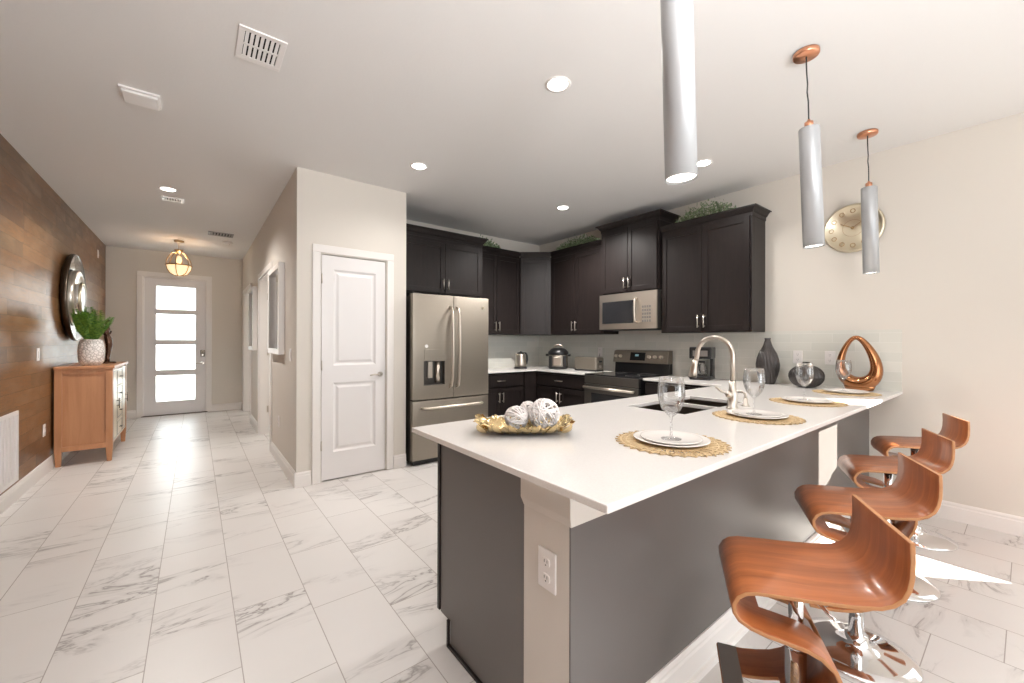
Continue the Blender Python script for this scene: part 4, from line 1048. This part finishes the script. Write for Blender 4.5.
bm = bm_new(); tube(bm, [(0, -.03, 0), (.10, -.03, .07)], [.003, .0015], 6); obj('minute_hand', bm, 'brass', ck)

# ---------------------------------------------------------------- greenery above the cabinets
def leaf_clump(bm, c, sx, sy, sz, n, rnd, L=.03):
    for _ in range(n):
        a = rnd.uniform(0, 2*PI); q = rnd.random()**.5
        p = Vector((c[0]+sx*q*math.cos(a), c[1]+sy*q*math.sin(a), c[2]+sz*rnd.random()*(1-q*.6)))
        d = Vector((rnd.gauss(0, .7)+math.cos(a)*.5, rnd.gauss(0, .7)+math.sin(a)*.5, rnd.uniform(-.1, 1.1))).normalized(); s = d.cross(Vector((rnd.random(), rnd.random(), rnd.random()))).normalized()
        l = L*rnd.uniform(.6, 1.3); w = l*.28; nrm = d.cross(s)*l*.08
        vs = [bm.verts.new(v) for v in (p, p+d*l*.5+s*w+nrm, p+d*l, p+d*l*.5-s*w+nrm)]; bm.faces.new((vs[0], vs[1], vs[2])); bm.faces.new((vs[0], vs[2], vs[3]))
def garland(label, loc, rz, L, seed, h=.12):
    t = thing('greenery_garland', label, 'greenery', loc, rz, 'greenery garlands on top of the cabinets'); rnd = random.Random(seed)
    bm = bm_new(); n = int(L/.05)
    for i in range(n+1):
        x = -L/2+L*i/n; k = 1-abs(2*i/n-1)**3*.6
        leaf_clump(bm, (x, rnd.uniform(-.02, .02), 0.0), .055, .06, h*k, 90, rnd)
    obj('foliage', bm, 'box_leaf', t)
    bm = bm_new(); tube(bm, [(-L/2, 0, .012), (-L/4, .01, .03), (0, -.01, .02), (L/4, .01, .03), (L/2, 0, .012)], .005, 6); obj('stem', bm, 'stem', t)
    return t
garland('leafy green garland on top of the right end wall cabinet', (4.10, 2.04, 1.40+1.10+.065), RW, .50, 3, .20)
garland('leafy green garland on the cabinet left of the microwave cabinet', (4.09, 3.77, 1.40+1.12+.07), RW, .62, 4, .17)
garland('small leafy garland on the cabinet beside the refrigerator cabinet', (3.12, 4.62, 1.40+1.12+.07), 0, .40, 5, .16)

# ---------------------------------------------------------------- sideboard
sb = thing('sideboard', 'honey coloured wooden sideboard with pale drawer fronts against the wood wall', 'sideboard', (XL+.02, 6.12, 0))
SW, SLn, SH = .43, 1.12, 1.03     # x width, y length
bm = bm_new(); box(bm, .02, SW-.02, .02, SLn-.02, .155, SH-.03); obj('body', bm, 'sideboard', sb)
bm = bm_new(); box(bm, -.005, SW+.015, -.012, SLn+.012, SH-.03, SH); obj('top', bm, 'sideboard', sb, .004)
for x in (0, SW-.055):
    for y in (0, SLn-.055):
        bm = bm_new(); V = [[bm.verts.new(p) for p in ((x+q, y+q, z), (x+.055-q, y+q, z), (x+.055-q, y+.055-q, z), (x+q, y+.055-q, z))] for q, z in ((.009, 0), (0, .16), (0, SH-.03))]
        for A, B in zip(V, V[1:]):
            for k in range(4): bm.faces.new((A[k], A[(k+1) % 4], B[(k+1) % 4], B[k]))
        bm.faces.new(V[0][::-1]); bm.faces.new(V[-1]); obj('leg', bm, 'sideboard', sb, .003)
for y0 in (.004, SLn-.02):
    bm = bm_new(); box(bm, .055, SW-.055, y0, y0+.016, .15, .20); obj('bottom_rail', bm, 'sideboard', sb, .002)
    bm = bm_new(); box(bm, .055, SW-.055, y0, y0+.016, SH-.075, SH-.03); obj('top_rail', bm, 'sideboard', sb, .002)
# front (+x face): doors at both ends, four drawers between
fx = SW-.012
def front_panel(name, y0, y1, z0, z1, hz):
    bm = bm_new(); box(bm, fx-.006, fx+.008, y0, y1, z0, z1); d = obj(name, bm, 'side_pale', sb, .002)
    bm = bm_new(); e = .018
    for a in ((y0+e, y1-e, z0+e, z0+e+.006), (y0+e, y1-e, z1-e-.006, z1-e), (y0+e, y0+e+.006, z0+e, z1-e), (y1-e-.006, y1-e, z0+e, z1-e)): box(bm, fx+.008, fx+.0095, *a)
    obj('inlay', bm, 'dark_metal', d)
    bm = bm_new()
    if hz: cyl(bm, (fx+.03, (y0+y1)/2-.04, (z0+z1)/2), (fx+.03, (y0+y1)/2+.04, (z0+z1)/2), .005, n=8); 
    else: cyl(bm, (fx+.03, y1-.04, (z0+z1)/2-.06), (fx+.03, y1-.04, (z0+z1)/2+.06), .005, n=8)
    for s in (-.03, .03): cyl(bm, (fx+.008, ((y0+y1)/2+s) if hz else y1-.04, (z0+z1)/2+(0 if hz else s)), (fx+.03, ((y0+y1)/2+s) if hz else y1-.04, (z0+z1)/2+(0 if hz else s)), .004, n=6)
    obj('handle', bm, 'dark_metal', d)
front_panel('door', .06, .36, .19, SH-.05, False); front_panel('door', SLn-.36, SLn-.06, .19, SH-.05, False)
for k in range(4): front_panel('drawer', .368, SLn-.368, .19+k*.198, .19+k*.198+.19, True)

# white vase with fern
pv = thing('potted_fern', 'white embossed ceramic vase holding a green fern on the sideboard', 'potted plant', (-.90, 6.36, SH+.001))
bm = bm_new(); lathe(bm, [(0, 0)] + smooth_prof([(.07, 0), (.095, .03), (.104, .1), (.104, .19), (.092, .26), (.068, .285)]) + [(.06, .285), (.058, .24), (0, .23)], 40); obj('vase', bm, 'vase_white', pv)
rnd = random.Random(11); bmf = bm_new(); bms = bm_new()
for k in range(15):
    a = rnd.uniform(0, 2*PI); lean = rnd.uniform(.35, 1.0); L = rnd.uniform(.26, .46)
    if k % 3: a = -1.75 + rnd.uniform(-.45, .45); lean = rnd.uniform(.55, 1.0)     # mostly towards the living room side
    else: L *= .75
    pts = []
    for j in range(13):
        t_ = j/12; pts.append(Vector((math.cos(a)*lean*L*t_*.9, math.sin(a)*lean*L*t_*.9, .25+L*(t_-.28*lean*t_*t_))))
    for p in pts: p.x = max(p.x, -.10)
    tube(bms, pts, [.0028-.0018*j/12 for j in range(13)], 5)
    for j in range(2, 13):
        d = (pts[j]-pts[j-1]).normalized(); side = d.cross(Vector((0, 0, 1))).normalized(); l = .075*math.sin(PI*(j+1)/15)+.02
        for s in (-1, 1):
            for off in (0, .5):
                p = pts[j-1].lerp(pts[j], off); e = p + (side*s*.85+d*.5+Vector((0, 0, -.12)))*l; e.x = max(e.x, -.115); m_ = p.lerp(e, .45)
                q = d*l*.13
                vs = [bmf.verts.new(v) for v in (p, m_+q, e, m_-q)]; bmf.faces.new(vs)
obj('fronds', bmf, 'fern', pv); obj('stems', bms, 'fern', pv)

# figurine: slender standing abstract figure
fg = thing('figurine', 'slender dark bronze standing figure sculpture on the sideboard', 'sculpture', (-.83, 6.80, SH+.001), R(20))
bm = bm_new(); lathe(bm, [(0, 0), (.078, 0), (.082, .01), (.07, .02), (0, .022)], 28); obj('base', bm, 'figure', fg)
bm = bm_new()
tube(bm, [(.0, 0, .018), (.004, 0, .06), (.012, 0, .14), (.018, 0, .22), (.01, 0, .29), (-.004, 0, .34), (-.012, 0, .385), (-.006, 0, .415), (.002, 0, .44), (.004, 0, .455)], [.024, .02, .024, .032, .034, .026, .03, .036, .02, .012], 18)
ball(bm, (.006, 0, .487), .03, 18, 1.25)
tube(bm, [(-.008, .03, .415), (-.03, .045, .37), (-.01, .035, .33), (.02, .01, .345), (.035, -.005, .38)], [.013, .012, .010, .009, .008], 10)
tube(bm, [(-.008, -.03, .415), (-.034, -.045, .375), (-.012, -.035, .335), (.02, -.012, .35), (.035, .0, .385)], [.013, .012, .010, .009, .008], 10)
tube(bm, [(-.03, .012, .50), (-.045, 0, .46), (-.04, 0, .42), (-.03, 0, .39)], [.012, .014, .012, .006], 10)
o = obj('figure', bm, 'figure', fg)

# round layered mirror on the wood wall
mr = thing('round_mirror', 'round layered metal wall mirror above the sideboard', 'mirror', (XL, 6.86, 1.80), PI/2)
bm = bm_new(); disc_y(bm, [(.40, .0), (.47, .01), (.502, .035), (.505, .06), (.498, .072), (.488, .07), (.48, .06), (.36, .03), (.36, .0)], 72); obj('outer_frame', bm, 'dark_metal', mr)
bm = bm_new(); disc_y(bm, [(.325, .02), (.482, .062), (.483, .066), (.325, .026)], 72); obj('mirror_band', bm, 'pale_silver', mr)
bm = bm_new(); disc_y(bm, [(.15, .02), (.31, .02), (.318, .05), (.314, .085), (.304, .09), (.292, .082), (.19, .045), (.15, .045)], 64); obj('inner_frame', bm, 'nickel', mr)
bm = bm_new(); disc_y(bm, [(0, .03), (.165, .03), (.168, .10), (.16, .118), (.14, .122), (0, .122)], 56); ctr = obj('center_mirror', bm, 'pale_silver', mr)
bm = bm_new(); disc_y(bm, [(.164, .095), (.176, .10), (.176, .118), (.164, .122), (.158, .118)], 56); obj('center_rim', bm, 'champagne', mr)

# hall mirrors: white box frames
def hall_mirror(label, y0, w, z0, h):
    t = thing('framed_mirror', label, 'mirror', (XP, y0+w, z0), -PI/2, 'white framed hall mirrors')
    b, d = .055, .055; bm = bm_new()
    for a in ((0, w, 0, b), (0, w, h-b, h), (0, b, b, h-b), (w-b, w, b, h-b)): box(bm, a[0], a[1], -d, 0, a[2], a[3])
    bmesh.ops.remove_doubles(bm, verts=bm.verts[:], dist=1e-5)
    obj('frame', bm, 'trim', t, .003); bm = bm_new(); box(bm, b, w-b, -.02, -.012, b, h-b); obj('mirror_glass', bm, 'mirror', t); return t
hall_mirror('white framed wall mirror between the pantry corner and the first hall doorway', 4.62, .76, 1.165, .93)
hall_mirror('white framed wall mirror farther down the hall between the two doorways', 6.93, .62, 1.165, .93)
